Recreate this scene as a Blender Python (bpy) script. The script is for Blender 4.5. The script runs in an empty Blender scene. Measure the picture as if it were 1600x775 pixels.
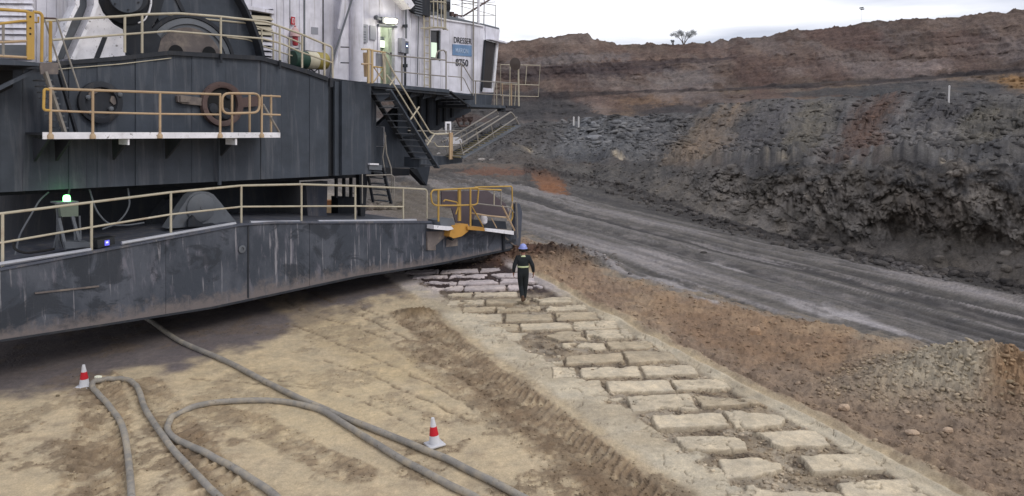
import bpy, bmesh, math, random
import numpy as np
from mathutils import Vector, Matrix
random.seed(7); rng = np.random.default_rng(7)
scene = bpy.context.scene
R = math.radians
# ---------------------------------------------------------------- camera
F = 1155.0; PITCH = R(4.0); CX = 800.0; CY = 256.0; H = 6.0
cam_data = bpy.data.cameras.new('camera'); cam = bpy.data.objects.new('camera', cam_data)
scene.collection.objects.link(cam)
cam.location = (0, 0, H); cam.rotation_euler = (R(90) - PITCH, 0, 0)
cam_data.sensor_fit = 'HORIZONTAL'; cam_data.sensor_width = 36.0
cam_data.lens = 36.0 * F / 1600.0
cam_data.shift_y = -(387.5 - CY) / 1600.0
cam_data.clip_start = 0.1; cam_data.clip_end = 3000
scene.camera = cam
scene.view_settings.view_transform = 'Standard'; scene.view_settings.look = 'None'
scene.view_settings.exposure = 0.32; scene.view_settings.gamma = 1.0
# ---------------------------------------------------------------- sky and sun
world = bpy.data.worlds.new('World'); scene.world = world; world.use_nodes = True
nt = world.node_tree; N = nt.nodes; L = nt.links
for n in list(N): N.remove(n)
SUN_EL, SUN_AZ = R(42), R(115)      # azimuth measured from +Y towards +X
out = N.new('ShaderNodeOutputWorld'); bg = N.new('ShaderNodeBackground'); bg.inputs['Strength'].default_value = 0.1
sky = N.new('ShaderNodeTexSky'); sky.sky_type = 'NISHITA'; sky.sun_disc = False
sky.sun_elevation = SUN_EL; sky.sun_rotation = SUN_AZ
tc = N.new('ShaderNodeTexCoord'); mp = N.new('ShaderNodeMapping'); mp.inputs['Scale'].default_value = (1.0, 1.0, 7.0)
mp.inputs['Location'].default_value = (0.3, 0.1, 0.42); mp.inputs['Rotation'].default_value = (0, 0, R(-9))
nz = N.new('ShaderNodeTexNoise'); nz.inputs['Scale'].default_value = 2.2; nz.inputs['Detail'].default_value = 6; nz.inputs['Roughness'].default_value = .5
cr = N.new('ShaderNodeValToRGB'); cr.color_ramp.elements[0].position = 0.44; cr.color_ramp.elements[0].color = (5.3, 5.6, 6.6, 1)
cr.color_ramp.elements[1].position = 0.62; cr.color_ramp.elements[1].color = (10.4, 10.4, 10.9, 1)
mx = N.new('ShaderNodeMixRGB'); mx.inputs['Fac'].default_value = 0.93
L.new(tc.outputs['Generated'], mp.inputs['Vector']); L.new(mp.outputs['Vector'], nz.inputs['Vector'])
L.new(nz.outputs['Fac'], cr.inputs['Fac']); L.new(sky.outputs['Color'], mx.inputs['Color1']); L.new(cr.outputs['Color'], mx.inputs['Color2'])
L.new(mx.outputs['Color'], bg.inputs['Color']); L.new(bg.outputs['Background'], out.inputs['Surface'])
sl = bpy.data.lights.new('sun', 'SUN'); sl.energy = 0.9; sl.angle = R(22); sl.color = (1.0, 0.95, 0.88)
so = bpy.data.objects.new('sun', sl); scene.collection.objects.link(so)
sd = Vector((math.sin(SUN_AZ) * math.cos(SUN_EL), math.cos(SUN_AZ) * math.cos(SUN_EL), math.sin(SUN_EL)))
so.rotation_euler = sd.to_track_quat('Z', 'Y').to_euler()
# ---------------------------------------------------------------- geometry of view, used to lay things out in metres
cp, sp = math.cos(PITCH), math.sin(PITCH)
def ray(px, py):
    a = (px - CX) / F; b = (CY - py) / F
    return Vector((a, cp + b * sp, -sp + b * cp))
CAMP = Vector((0, 0, H))
def at_z(px, py, z=0.0):
    r = ray(px, py); return CAMP + r * ((z - H) / r.z)
def at_d(px, py, d):
    r = ray(px, py); return CAMP + r * (d / r.y)
HEAD = R(39.0)                                  # heading of the machine's side
UU = Vector((math.sin(HEAD), math.cos(HEAD), 0)); NN = Vector((math.cos(HEAD), -math.sin(HEAD), 0)); ZZ = Vector((0, 0, 1))
S0 = Vector((-7.46, 20.4, 0))                   # a point on the outer face of the shoe
def P(px, py, w=0.0):
    r = ray(px, py); k = (w + (S0 - CAMP).dot(NN)) / r.dot(NN); return CAMP + r * k
# ---------------------------------------------------------------- small helpers
def lin(c):
    if isinstance(c, str): c = [int(c[i:i+2], 16) / 255 for i in (0, 2, 4)]
    return tuple(x / 12.92 if x <= .04045 else ((x + .055) / 1.055) ** 2.4 for x in c[:3])
def new_mat(name):
    m = bpy.data.materials.new(name); m.use_nodes = True
    return m, m.node_tree.nodes, m.node_tree.links, m.node_tree.nodes['Principled BSDF']
def link(o, parent=None):
    scene.collection.objects.link(o)
    if parent is not None: o.parent = parent
    return o
def world_loc(o):
    v = Vector((0, 0, 0))
    while o is not None: v += o.location; o = o.parent
    return v
def tag(o, label=None, cat=None, group=None, kind=None):
    if label: o['label'] = label
    if cat: o['category'] = cat
    if group: o['group'] = group
    if kind: o['kind'] = kind
    return o
def thing(name, loc, label, cat, group=None):
    o = bpy.data.objects.new(name, None); o.empty_display_size = .3; link(o); o.location = loc
    return tag(o, label, cat, group)
class MB:
    def __init__(s): s.v = []; s.f = []
    def add(s, vs, fs):
        n = len(s.v); s.v += [Vector(v) for v in vs]; s.f += [tuple(i + n for i in f) for f in fs]; return s
    def prism(s, a, off):                      # polygon a (points) extruded by vector off
        n = len(a); off = Vector(off); b = [Vector(p) + off for p in a]
        return s.add(list(a) + b, [tuple(range(n)), tuple(range(2 * n - 1, n - 1, -1))] + [(i, i + n, (i + 1) % n + n, (i + 1) % n) for i in range(n)])
    def hexa(s, c, hx, hy, hz, ax=UU, ay=NN, az=ZZ):
        c = Vector(c); q = [c + ax * (hx * i) + ay * (hy * j) + az * (hz * k) for i, j, k in ((-1,-1,-1),(1,-1,-1),(1,1,-1),(-1,1,-1),(-1,-1,1),(1,-1,1),(1,1,1),(-1,1,1))]
        return s.add(q, [(0,3,2,1),(4,5,6,7),(0,1,5,4),(1,2,6,5),(2,3,7,6),(3,0,4,7)])
    def bar(s, a, b, wd, th, up=ZZ):           # rectangular bar from a to b
        a = Vector(a); b = Vector(b); d = b - a; l = d.length; d.normalize()
        x = d.cross(up);  x = x.normalized() if x.length > 1e-4 else Vector((1, 0, 0)); y = x.cross(d)
        return s.hexa((a + b) / 2, l / 2, wd / 2, th / 2, d, x, y)
    def tube(s, pts, r, seg=8, close=False, fillet=0.0, cap=True):
        pts = [Vector(p) for p in pts]
        if fillet > 0 and len(pts) > 2:
            q = []; n = len(pts)
            for i, p in enumerate(pts):
                if not close and i in (0, n - 1): q.append(p); continue
                a, b = pts[i - 1], pts[(i + 1) % n]; da = (a - p); db = (b - p); f = min(fillet, da.length * .45, db.length * .45)
                a1 = p + da.normalized() * f; b1 = p + db.normalized() * f
                for t in (0, .25, .5, .75, 1): q.append(a1 * (1 - t) ** 2 + p * 2 * t * (1 - t) + b1 * t * t)
            pts = q
        n = len(pts); rr = r if hasattr(r, '__len__') else [r] * n
        ref = None; rings = []
        for i, p in enumerate(pts):
            if close: d = pts[(i + 1) % n] - pts[i - 1]
            else: d = pts[min(i + 1, n - 1)] - pts[max(i - 1, 0)]
            d = d.normalized()
            if ref is None: ref = d.orthogonal().normalized()
            ref = (ref - d * ref.dot(d)); ref = ref.normalized() if ref.length > 1e-5 else d.orthogonal().normalized()
            y = d.cross(ref)
            rings.append([p + (ref * math.cos(2 * math.pi * k / seg) + y * math.sin(2 * math.pi * k / seg)) * rr[i] for k in range(seg)])
        vs = [v for rg in rings for v in rg]; fs = []
        m = n if close else n - 1
        for i in range(m):
            for k in range(seg):
                j = (i + 1) % n; fs.append((i * seg + k, i * seg + (k + 1) % seg, j * seg + (k + 1) % seg, j * seg + k))
        if cap and not close: fs += [tuple(range(seg - 1, -1, -1)), tuple((n - 1) * seg + k for k in range(seg))]
        return s.add(vs, fs)
    def lathe(s, c, prof, ax=ZZ, seg=24):      # prof: (radius, height) list round axis ax
        ax = Vector(ax).normalized(); x = ax.orthogonal().normalized(); y = ax.cross(x); c = Vector(c)
        vs = [c + ax * h + (x * math.cos(2 * math.pi * k / seg) + y * math.sin(2 * math.pi * k / seg)) * r for r, h in prof for k in range(seg)]
        fs = [(i * seg + k, i * seg + (k + 1) % seg, (i + 1) * seg + (k + 1) % seg, (i + 1) * seg + k) for i in range(len(prof) - 1) for k in range(seg)]
        if prof[0][0] > 1e-4: fs.append(tuple(range(seg - 1, -1, -1)))
        if prof[-1][0] > 1e-4: fs.append(tuple((len(prof) - 1) * seg + k for k in range(seg)))
        return s.add(vs, fs)
    def build(s, name, mat, parent=None, smooth=False, label=None, bevel=0):
        o0 = world_loc(parent) if parent is not None else Vector((0, 0, 0))
        me = bpy.data.meshes.new(name); me.from_pydata([v - o0 for v in s.v], [], s.f)
        bm = bmesh.new(); bm.from_mesh(me); bmesh.ops.recalc_face_normals(bm, faces=bm.faces)
        if bevel: bmesh.ops.bevel(bm, geom=[e for e in bm.edges if len(e.link_faces) == 2 and e.calc_face_angle() > .5], offset=bevel, segments=1, affect='EDGES', clamp_overlap=True)
        bm.to_mesh(me); bm.free()
        if smooth:
            me.polygons.foreach_set('use_smooth', [True] * len(me.polygons))
            me.set_sharp_from_angle(angle=R(40))
        me.materials.append(mat)
        o = bpy.data.objects.new(name, me); link(o, parent)
        if label: o['label'] = label
        return o
# ---------------------------------------------------------------- materials
def nodes_noise(Nn, Ll, coord, scale, detail=5, rough=.55, sc3=None, dist=0.0):
    if sc3 is not None:
        m = Nn.new('ShaderNodeMapping'); m.inputs['Scale'].default_value = sc3; Ll.new(coord, m.inputs['Vector']); coord = m.outputs['Vector']
    n = Nn.new('ShaderNodeTexNoise'); n.inputs['Scale'].default_value = scale; n.inputs['Detail'].default_value = detail
    n.inputs['Roughness'].default_value = rough; n.inputs['Distortion'].default_value = dist; Ll.new(coord, n.inputs['Vector']); return n.outputs['Fac']
def nodes_ramp(Nn, Ll, fac, stops):
    r = Nn.new('ShaderNodeValToRGB'); e = r.color_ramp.elements
    while len(e) < len(stops): e.new(.5)
    for i, (p, c) in enumerate(stops):
        e[i].position = p; e[i].color = (c, c, c, 1) if isinstance(c, (int, float)) else tuple(c[:3]) + (1,)
    Ll.new(fac, r.inputs['Fac']); return r.outputs['Color']
def nodes_mix(Nn, Ll, fac, a, b, mode='MIX'):
    m = Nn.new('ShaderNodeMixRGB'); m.blend_type = mode
    for s, x in ((m.inputs['Fac'], fac), (m.inputs['Color1'], a), (m.inputs['Color2'], b)):
        if hasattr(x, 'is_linked') or hasattr(x, 'links'): Ll.new(x, s)
        elif isinstance(x, (int, float)): s.default_value = x
        else: s.default_value = tuple(x[:3]) + (1,)
    return m.outputs['Color']
def paint(name, col, dirt=None, dirt_amt=.5, rough=.6, metal=0.0, streak=True, scratch=None, spot=None, bump=.15, scale=1.0):
    m, Nn, Ll, b = new_mat(name)
    tcn = Nn.new('ShaderNodeNewGeometry').outputs['Position']
    base = lin(col)
    n1 = nodes_noise(Nn, Ll, tcn, 1.3 * scale, 6, .65)
    c = nodes_mix(Nn, Ll, nodes_ramp(Nn, Ll, n1, [(.3, 0.0), (.7, 1.0)]), tuple(x * .78 for x in base), tuple(min(1, x * 1.18) for x in base))
    if dirt:
        if streak:
            n2 = nodes_noise(Nn, Ll, tcn, 1.0 * scale, 7, .62, (5.0, 5.0, .45), .3)
        else: n2 = nodes_noise(Nn, Ll, tcn, 2.6 * scale, 8, .68)
        lo = .62 - .22 * dirt_amt
        c = nodes_mix(Nn, Ll, nodes_ramp(Nn, Ll, n2, [(lo, 0.0), (lo + .2, min(1, .35 + dirt_amt * .6))]), c, lin(dirt))
    if scratch:
        n3 = nodes_noise(Nn, Ll, tcn, 3.0 * scale, 8, .75, (2.4, 2.4, .8), .6)
        c = nodes_mix(Nn, Ll, nodes_ramp(Nn, Ll, n3, [(.60, 0.0), (.68, .75)]), c, lin(scratch))
    if spot:
        n4 = nodes_noise(Nn, Ll, tcn, 9 * scale, 6, .7)
        c = nodes_mix(Nn, Ll, nodes_ramp(Nn, Ll, n4, [(.60, 0.0), (.66, .85)]), c, lin(spot))
    Ll.new(c, b.inputs['Base Color']); b.inputs['Roughness'].default_value = rough; b.inputs['Metallic'].default_value = metal
    b.inputs['Specular IOR Level'].default_value = .3
    bp = Nn.new('ShaderNodeBump'); bp.inputs['Strength'].default_value = bump; bp.inputs['Distance'].default_value = .02
    Ll.new(nodes_noise(Nn, Ll, tcn, 14 * scale, 6, .7), bp.inputs['Height']); Ll.new(bp.outputs['Normal'], b.inputs['Normal'])
    return m
def plain(name, col, rough=.6, emit=0, ecol=None, metal=0):
    m, Nn, Ll, b = new_mat(name); b.inputs['Base Color'].default_value = lin(col) + (1,); b.inputs['Roughness'].default_value = rough
    b.inputs['Metallic'].default_value = metal
    if emit: b.inputs['Emission Color'].default_value = lin(ecol or col) + (1,); b.inputs['Emission Strength'].default_value = emit
    return m
def terrain_mat(name, bump=1.0, bscale=1.0, rough=.95, con=1.0):
    m, Nn, Ll, b = new_mat(name)
    at = Nn.new('ShaderNodeAttribute'); at.attribute_name = 'col'
    pos = Nn.new('ShaderNodeNewGeometry').outputs['Position']
    n1 = nodes_noise(Nn, Ll, pos, 7 * bscale, 8, .75)
    k = nodes_ramp(Nn, Ll, n1, [(.25, 1 - .38 * con), (.5, 1 - .03 * con), (.75, 1 + .35 * con)])
    c = nodes_mix(Nn, Ll, 1.0, at.outputs['Color'], k, 'MULTIPLY')
    n2 = nodes_noise(Nn, Ll, pos, 1.7 * bscale, 8, .7)
    c = nodes_mix(Nn, Ll, 1.0, c, nodes_ramp(Nn, Ll, n2, [(.3, (.78, .80, .84)), (.7, (1.18, 1.15, 1.10))]), 'MULTIPLY')
    n3 = nodes_noise(Nn, Ll, pos, 34 * bscale, 6, .8)
    c = nodes_mix(Nn, Ll, 1.0, c, nodes_ramp(Nn, Ll, n3, [(.34, 1 - .34 * con), (.5, 1.0), (.66, 1 + .30 * con)]), 'MULTIPLY')
    Ll.new(c, b.inputs['Base Color']); b.inputs['Roughness'].default_value = rough; b.inputs['Specular IOR Level'].default_value = .15
    bp = Nn.new('ShaderNodeBump'); bp.inputs['Strength'].default_value = .9; bp.inputs['Distance'].default_value = .06 * bump
    Ll.new(nodes_noise(Nn, Ll, pos, 16 * bscale, 8, .72), bp.inputs['Height']); Ll.new(bp.outputs['Normal'], b.inputs['Normal'])
    return m
# ---------------------------------------------------------------- numpy noise
def _h(ix, iy, iz, seed):
    h = (ix.astype(np.uint32) * np.uint32(374761393) + iy.astype(np.uint32) * np.uint32(668265263) + iz.astype(np.uint32) * np.uint32(2147483647 - 77) + np.uint32(seed * 7919 + 13))
    h = (h ^ (h >> np.uint32(13))) * np.uint32(1274126177); h = h ^ (h >> np.uint32(16)); h = h * np.uint32(2246822519); h ^= h >> np.uint32(15)
    return h
def vnoise(x, y, z=None, seed=0):
    """value noise in -1..1"""
    if z is None: z = np.zeros_like(x)
    x0 = np.floor(x); y0 = np.floor(y); z0 = np.floor(z); fx = x - x0; fy = y - y0; fz = z - z0
    ux = fx * fx * fx * (fx * (fx * 6 - 15) + 10); uy = fy * fy * fy * (fy * (fy * 6 - 15) + 10); uz = fz * fz * fz * (fz * (fz * 6 - 15) + 10)
    ix = x0.astype(np.int64); iy = y0.astype(np.int64); iz = z0.astype(np.int64)
    def c(a, b, d): return _h(ix + a, iy + b, iz + d, seed).astype(np.float64) / 2147483648.0 - 1.0
    flat = np.all(z == 0)
    def lay(d):
        a = c(0, 0, d); b = c(1, 0, d); e = c(0, 1, d); f = c(1, 1, d)
        p = a + (b - a) * ux; q = e + (f - e) * ux; return p + (q - p) * uy
    l0 = lay(0)
    if flat: return l0
    l1 = lay(1); return l0 + (l1 - l0) * uz
def fbm(x, y, z=None, o=4, seed=0, gain=.5, ridge=False):
    s = np.zeros_like(x); a = 1.0; f = 1.0; t = 0
    for i in range(o):
        n = vnoise(x * f + i * 17.3, y * f - i * 9.1, None if z is None else z * f + i * 5.7, seed + i)
        if ridge: n = 1 - 2 * np.abs(n)
        s += n * a; t += a; a *= gain; f *= 2.03
    return s / t
def sstep(a, b, x):
    t = np.clip((x - a) / (b - a), 0, 1); return t * t * (3 - 2 * t)
def pol_dist(X, Y, pts):
    """distance to a polyline, arclength and signed side"""
    best = np.full(X.shape, 1e9); ss = np.zeros_like(X); sg = np.zeros_like(X); acc = 0
    for (ax, ay), (bx, by) in zip(pts[:-1], pts[1:]):
        dx, dy = bx - ax, by - ay; l = math.hypot(dx, dy); t = np.clip(((X - ax) * dx + (Y - ay) * dy) / (l * l), 0, 1)
        px, py = X - ax - t * dx, Y - ay - t * dy; d = np.hypot(px, py); m = d < best
        best = np.where(m, d, best); ss = np.where(m, acc + t * l, ss); sg = np.where(m, (dx * py - dy * px) / l, sg); acc += l
    return best, ss, sg
# ================================================================ TERRAIN
# control profile: for a set of bearings, the foot of the banks, bench top, bench back, scree top, ledge and crest
BX = [-100, 300, 600, 760, 830, 900, 1000, 1100, 1200, 1300, 1400, 1500, 1600, 1760]
LY = {
 'A': [262, 258, 256, 258, 264, 275, 303, 336, 362, 384, 404, 424, 446, 482],
 'B': [240, 236, 232, 232, 236, 243, 250, 260, 256, 254, 252, 254, 258, 262],
 'C': [225, 222, 220, 220, 222, 228, 234, 240, 240, 238, 238, 238, 240, 243],
 'D': [195, 192, 190, 190, 192, 188, 178, 168, 160, 152, 146, 146, 150, 152],
 'E': [170, 168, 166, 164, 160, 155, 148, 140, 134, 128, 123, 117, 110, 101]}
LD = {
 'B': [130, 122, 112, 104, 98, 88, 66, 50, 42.5, 37, 33.5, 30.6, 28.5, 26],
 'C': [140, 135, 128, 116, 110, 100, 85, 74, 66, 60, 55, 50, 47, 44],
 'D': [150, 148, 145, 142, 138, 134, 127, 119, 110, 102, 95, 89, 84, 79],
 'E': [170, 168, 162, 156, 152, 148, 143, 136, 127, 118, 110, 103, 96, 89],
 'F': [196, 192, 186, 180, 178, 176, 172, 166, 156, 145, 136, 127, 118, 108]}
SKX = [-100, 700, 780, 800, 830, 855, 880, 905, 918, 926, 938, 960, 1000, 1012, 1030, 1048, 1062, 1085, 1100, 1140, 1158, 1190, 1225, 1240, 1262, 1300, 1330, 1345, 1400, 1450, 1500, 1525, 1560, 1600, 1640, 1760]
SKY = [90, 72, 67, 64, 61, 58, 55, 51, 52, 61, 65, 67, 71, 69, 69, 71, 70, 67, 67, 62, 59, 59, 50, 47, 47, 43, 41, 36, 31, 29, 27, 24, 21, 15, 12, 8]
cols = np.concatenate([np.arange(-1500, -60, 40), np.arange(-60, 560, 3.0), np.arange(560, 1665, 1.55), np.arange(1680, 3300, 40)])
C_ = np.clip(cols, -100, 1760)
lv = {k: np.interp(C_, BX, v) for k, v in LY.items()}; ld = {k: np.interp(C_, BX, v) for k, v in LD.items()}
lv['F'] = np.interp(C_, SKX, SKY) + np.where((cols > 560) & (cols < 1700), 1.6 * fbm(cols * .06, cols * 0, None, 4, 11) , 0)
for k_, am, fr in (('A', 5, .018), ('B', 15, .02), ('C', 7, .016), ('D', 12, .014), ('E', 3, .02)):
    lv[k_] = lv[k_] + am * fbm(cols * fr, cols * 0 + ord(k_), None, 5, ord(k_))
def ky(y): # depth along optical axis for ground plane
    b = (CY - y) / F; return -H / (-sp + b * cp)
def kd(y, d): return d / (cp + (CY - y) / F * sp)
kk = {'A': ky(lv['A'])}
for k in 'BCDEF': kk[k] = kd(lv[k], ld[k])
NEAR_Y = np.concatenate([np.array([2600, 1900, 1500, 1250, 1100, 1000, 940]), np.arange(900, 400, -1.6)])
rows_y = []; rows_k = []; rows_t = []
# near ground: from frame bottom up to y=400-ish, then to A (rows compress towards A per column)
nA = 130
for y in NEAR_Y:                                       # each column scales its rows so that the last is A
    t = (2600 - y) / (2600 - 400.0)
    if y >= 900: yy = np.full_like(cols, float(y))
    else:
        q = (900 - y) / 500.0; yy = 900 + (np.minimum(lv['A'] + 60, 430) - 900) * q
    rows_y.append(yy); rows_k.append(ky(yy)); rows_t.append(np.full_like(cols, 0.0 + .5 * t))
y0 = rows_y[-1].copy()
for i in range(1, 61):
    q = i / 60; yy = y0 + (lv['A'] - y0) * q; rows_y.append(yy); rows_k.append(ky(yy)); rows_t.append(np.full_like(cols, .5 + .5 * q))
for a, b, n, tb in (('A', 'B', 105, 1), ('B', 'C', 16, 2), ('C', 'D', 66, 3), ('D', 'E', 26, 4), ('E', 'F', 90, 5)):
    for i in range(1, n + 1):
        q = i / n
        e = q if a not in 'AE' else (q * .75 + .25 * q * q)
        rows_y.append(lv[a] + (lv[b] - lv[a]) * q); rows_k.append(kk[a] + (kk[b] - kk[a]) * e); rows_t.append(np.full_like(cols, tb + q))
PY = np.array(rows_y); KK = np.array(rows_k); TT = np.array(rows_t); PX = np.broadcast_to(cols, PY.shape).copy()
RA = (PX - CX) / F; RB = (CY - PY) / F
X = RA * KK; Y = (cp + RB * sp) * KK; Z = H + (-sp + RB * cp) * KK
NR, NC = X.shape
gw = lambda px, py: tuple(at_z(px, py)[:2])
# ---- masks on the ground sheet
near = TT <= 1.0
face = (TT > 1) & (TT <= 2); bench = (TT > 2) & (TT <= 3); scree = (TT > 3) & (TT <= 4); seam = (TT > 4) & (TT <= 5); wall = TT > 5
w1 = fbm(X * .9, Y * .9, None, 4, 3); w2 = fbm(X * 3.1, Y * 3.1, None, 4, 9); w3 = fbm(X * 9, Y * 9, None, 4, 21); w0 = fbm(X * .25, Y * .25, None, 3, 31)
sx = PX + w2 * 14 + w1 * 10; sy = PY + w1 * 6 + w2 * 5
road_edge_x = [560, 700, 820, 838, 900, 945, 1000, 1050, 1120, 1200, 1270, 1340, 1440, 1520, 1600, 1760, 3300]
road_edge_y = [330, 352, 372, 380, 402, 425, 438, 450, 467, 487, 503, 522, 543, 551, 556, 575, 760]
redge = np.interp(PX, road_edge_x, road_edge_y)
ROAD = near & (PY + w2 * 4 + w1 * 5 < redge)
road_s = sstep(12, -14, PY + w2 * 9 + w1 * 9 - redge) * near
# shoe imprint corridor
def XL(d): return -4.44 + (27 - d) * .4816
def XR(d): return .12 + (28.3 - d) * .398
inL = X - XL(Y); inR = XR(Y) - X
TRACK = near & (inL > -.25 + w2 * .15) & (inR > -.1 + w1 * .15) & (Y > 7) & (Y < 29.5)
core = sstep(.55, .85, inL + w2 * .45) * sstep(.28, .45, inR + w2 * .12) * (Y < 29) * near
track_s = sstep(-.45, -.15, inL + w2 * .15) * sstep(-.2, .1, inR + w1 * .15) * (Y < 29.5) * near
verge_s = sstep(-.1, -.5, inR + w1 * .2) * (1 - road_s) * near * (PX > 500)      # broken brown ground right of the imprint
# tyre bands
def band(pts, hw, pitch, seed, amp=.05, chev=.9):
    g = [gw(*p) for p in pts]; d, s, sg = pol_dist(X, Y, g)
    m = sstep(hw, hw * .75, d + w2 * .12) * near
    ph = (s + np.abs(sg) * chev + w2 * .10) / pitch * 2 * np.pi
    br = .3 + .7 * sstep(-.5, .1, fbm(X * 1.6, Y * 1.6, None, 3, seed))
    return m, amp * m * br * (np.clip(np.sin(ph) * 1.4, -1, 1) * .6) + m * .012 * w3, g
b1, h1, _ = band([(640, 490), (690, 530), (745, 580), (820, 635), (890, 690), (970, 755), (1040, 820), (1250, 970)], .66, .21, 41, .045)
b2, h2, _ = band([(150, 590), (165, 640), (150, 700), (140, 780), (130, 900)], .55, .27, 42, .075)
b3, h3, _ = band([(225, 600), (285, 680), (340, 760), (420, 900)], .45, .27, 43, .07, .5)
b4, h4, _ = band([(640, 540), (720, 600), (800, 650), (860, 700), (950, 800)], .5, .21, 44, .03, .3)
b5, h5, _ = band([(330, 640), (400, 660), (480, 705), (560, 740)], .4, .2, 45, .03, .2)
crust = near & True
# ---- relief of the near ground
hgt = .05 * w0 + .025 * w1 + .010 * w2 * (1 - track_s)
clod = fbm(X * 5, Y * 5, None, 5, 77, .62, True); clod2 = fbm(X * 2.1, Y * 2.1, None, 5, 57, .6)
hgt += verge_s * (.10 * clod2 + .05 * np.clip(clod, -.3, 1) + .10 * w0 + .05 + .03 * w3)
patchy = sstep(.10, .24, fbm(X * .8, Y * .8, None, 5, 88, .65)) * (1 - verge_s) * (1 - road_s) * (1 - track_s) * near
lower = sstep(12.6, 13.9, 27 - Y + w1 * 1.0) * near                   # rough chewed mud nearer the camera
patchy = np.clip(patchy * (.55 + .45 * lower), 0, 1)
hgt += patchy * (.026 * np.clip(clod, -.4, 1) + .014 * w3)
hgt += h1 + h2 + h3 + h4 + h5
# cracks across the smooth mud
crk = np.zeros_like(X)
for pts in ([(390, 432), (480, 490), (560, 510), (640, 545), (720, 590), (800, 640)], [(450, 505), (520, 530), (600, 565), (680, 600), (740, 640)], [(500, 560), (580, 585), (660, 620), (740, 660)],
            [(420, 590), (540, 615), (620, 650), (680, 690)], [(560, 480), (640, 512), (700, 540)], [(470, 450), (560, 490), (640, 530)], [(300, 590), (420, 600), (520, 612)]):
    d, s, sg = pol_dist(X + w2 * .12, Y + w1 * .15, [gw(*p) for p in pts]); crk = np.maximum(crk, sstep(.055, .01, d) * near * (.25 + .75 * sstep(-.3, .2, w2 + w3)))
hgt -= crk * .035
# imprint: margins slightly raised, the floor between pads lower and broken
trk_cr = sstep(.03, .0, np.abs(fbm(X * 1.7, Y * 1.7, None, 3, 97))) * track_s * (1 - core)
hgt -= trk_cr * .03
hgt += track_s * .03 - core * (.05 + .03 * w3 + .035 * clod2)
ridge_d = np.abs(inR + .3 + w1 * .12); hgt += near * (Y < 27) * .09 * (sstep(.22, .0, ridge_d) + .7 * sstep(.15, 0, np.abs(ridge_d - .35))) * (PX > 700)
# pile of chewed mud at the imprint's edge
def mound(px, py, rx, ry, h, rot=0., sharp=1.):
    c = at_z(px, py); dx = X - c.x; dy = Y - c.y; ca, sa = math.cos(rot), math.sin(rot)
    u = (dx * ca + dy * sa) / rx; v = (-dx * sa + dy * ca) / ry; r = np.sqrt(u * u + v * v) + w1 * .18
    return h * np.exp(-(r * 1.35) ** 2 * sharp) * near
mm = mound(655, 492, .75, .5, .20) + mound(700, 525, .6, .5, .08)
mnd = mound(1550, 600, 3.2, 1.5, .72, .1) + mound(1490, 580, 1.6, 1.0, .2)
mnd2 = mound(880, 402, 2.6, 1.3, .42, -.1) + mound(800, 408, 1.8, 1.2, .35) + mound(930, 415, 1.3, .8, .3)
hgt += mm * (1 + .4 * clod) + mnd * (1 + .18 * clod + .15 * clod2) + mnd2 * (1 + .35 * clod2 + .2 * clod)
# road ruts running along the road
RDIR = Vector(gw(1600, 500)) - Vector(gw(900, 330)); RDIR.normalize()
ru = X * RDIR.x + Y * RDIR.y; rv = -X * RDIR.y + Y * RDIR.x
rut = fbm(ru * .035, rv * 1.0, None, 5, 61, .6); rut2 = fbm(ru * .12, rv * 2.2, None, 2, 63, .5)
rut3 = fbm(ru * .015, rv * 3.0, None, 3, 64, .55)
hgt += road_s * (.12 * rut + .06 * rut3 + .02 * rut2 + .008 * w3 - .05)
farfloor = sstep(300, 262, PY) * near
hgt += near * sstep(38, 60, Y) * (.35 * fbm(X * .35, Y * .35, None, 5, 70, .6, True) + .15)
Aedge = sstep(26, 2, PY - np.broadcast_to(lv['A'], PY.shape)) * near * (PX > 820)
hgt += Aedge * (.25 * np.clip(fbm(X * 1.1, Y * 1.1, None, 5, 71, .65, True), -.1, 1)) * np.clip(Y / 40, .5, 1.6)
Z = Z + hgt * near
# ---- relief of the banks (displaced along the ray's ground bearing and in height)
A3 = np.arctan2(X, Y)
bx = A3 * 60; sc = np.clip(Y / 40, .6, 5)
fn = fbm(X * .35, Y * .35, Z * .35, 6, 101, .55, True); fn2 = fbm(X * .9, Y * .9, Z * .6, 5, 131, .6); gul = fbm(A3 * 42 + TT * 2.0, Z * .2 + TT * 2.4, None, 5, 111, .6, True)
tf = np.where(face, np.sin(np.clip(TT - 1, 0, 1) * np.pi), 0)
left = sstep(1160, 1000, PX)
disp = face * tf * (1.7 * gul * (1 - left) + 0.85 * fn + .45 * fn2) * (.55 + .45 * (1 - left)) * np.clip(Y / 36, .5, 2)
# hollow undercut near the foot at the right
holl = face * np.exp(-((TT - 1.22) / .12) ** 2) * sstep(1290, 1400, PX + gul * 50) * (1.0 + .9 * fn)
disp += holl
UD = PX + .55 * (PY - 200); UE = PX - .9 * (PY - 90); g2 = fbm(UD * .016, TT * 1.6, None, 5, 121, .55); g2b = fbm(UD * .05, TT * 4.5, None, 4, 122, .6, True)
disp += scree * np.sin(np.clip(TT - 3, 0, 1) * np.pi) * (4.2 * g2 + 2.4 * g2b + .5 * fn + .5 * fn2)
g3 = fbm(A3 * 30, TT * 2.0, None, 6, 141, .6, True); strat = fbm(A3 * 5, Z * 1.3, None, 5, 143, .6); slp = fbm(UE * .018, PY * .012, None, 5, 145, .6, True)
disp += (seam * (.3 + .7 * np.sin(np.clip(TT - 4, 0, 1) * np.pi)) * sstep(4.0, 4.2, TT) + wall * np.sin(np.clip((TT - 5) * .85 + .10, 0, 1) * np.pi)) * (2.0 * g3 + 1.6 * slp + .5 * fn + .6 * strat)
X += np.sin(A3) * disp; Y += np.cos(A3) * disp
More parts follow.
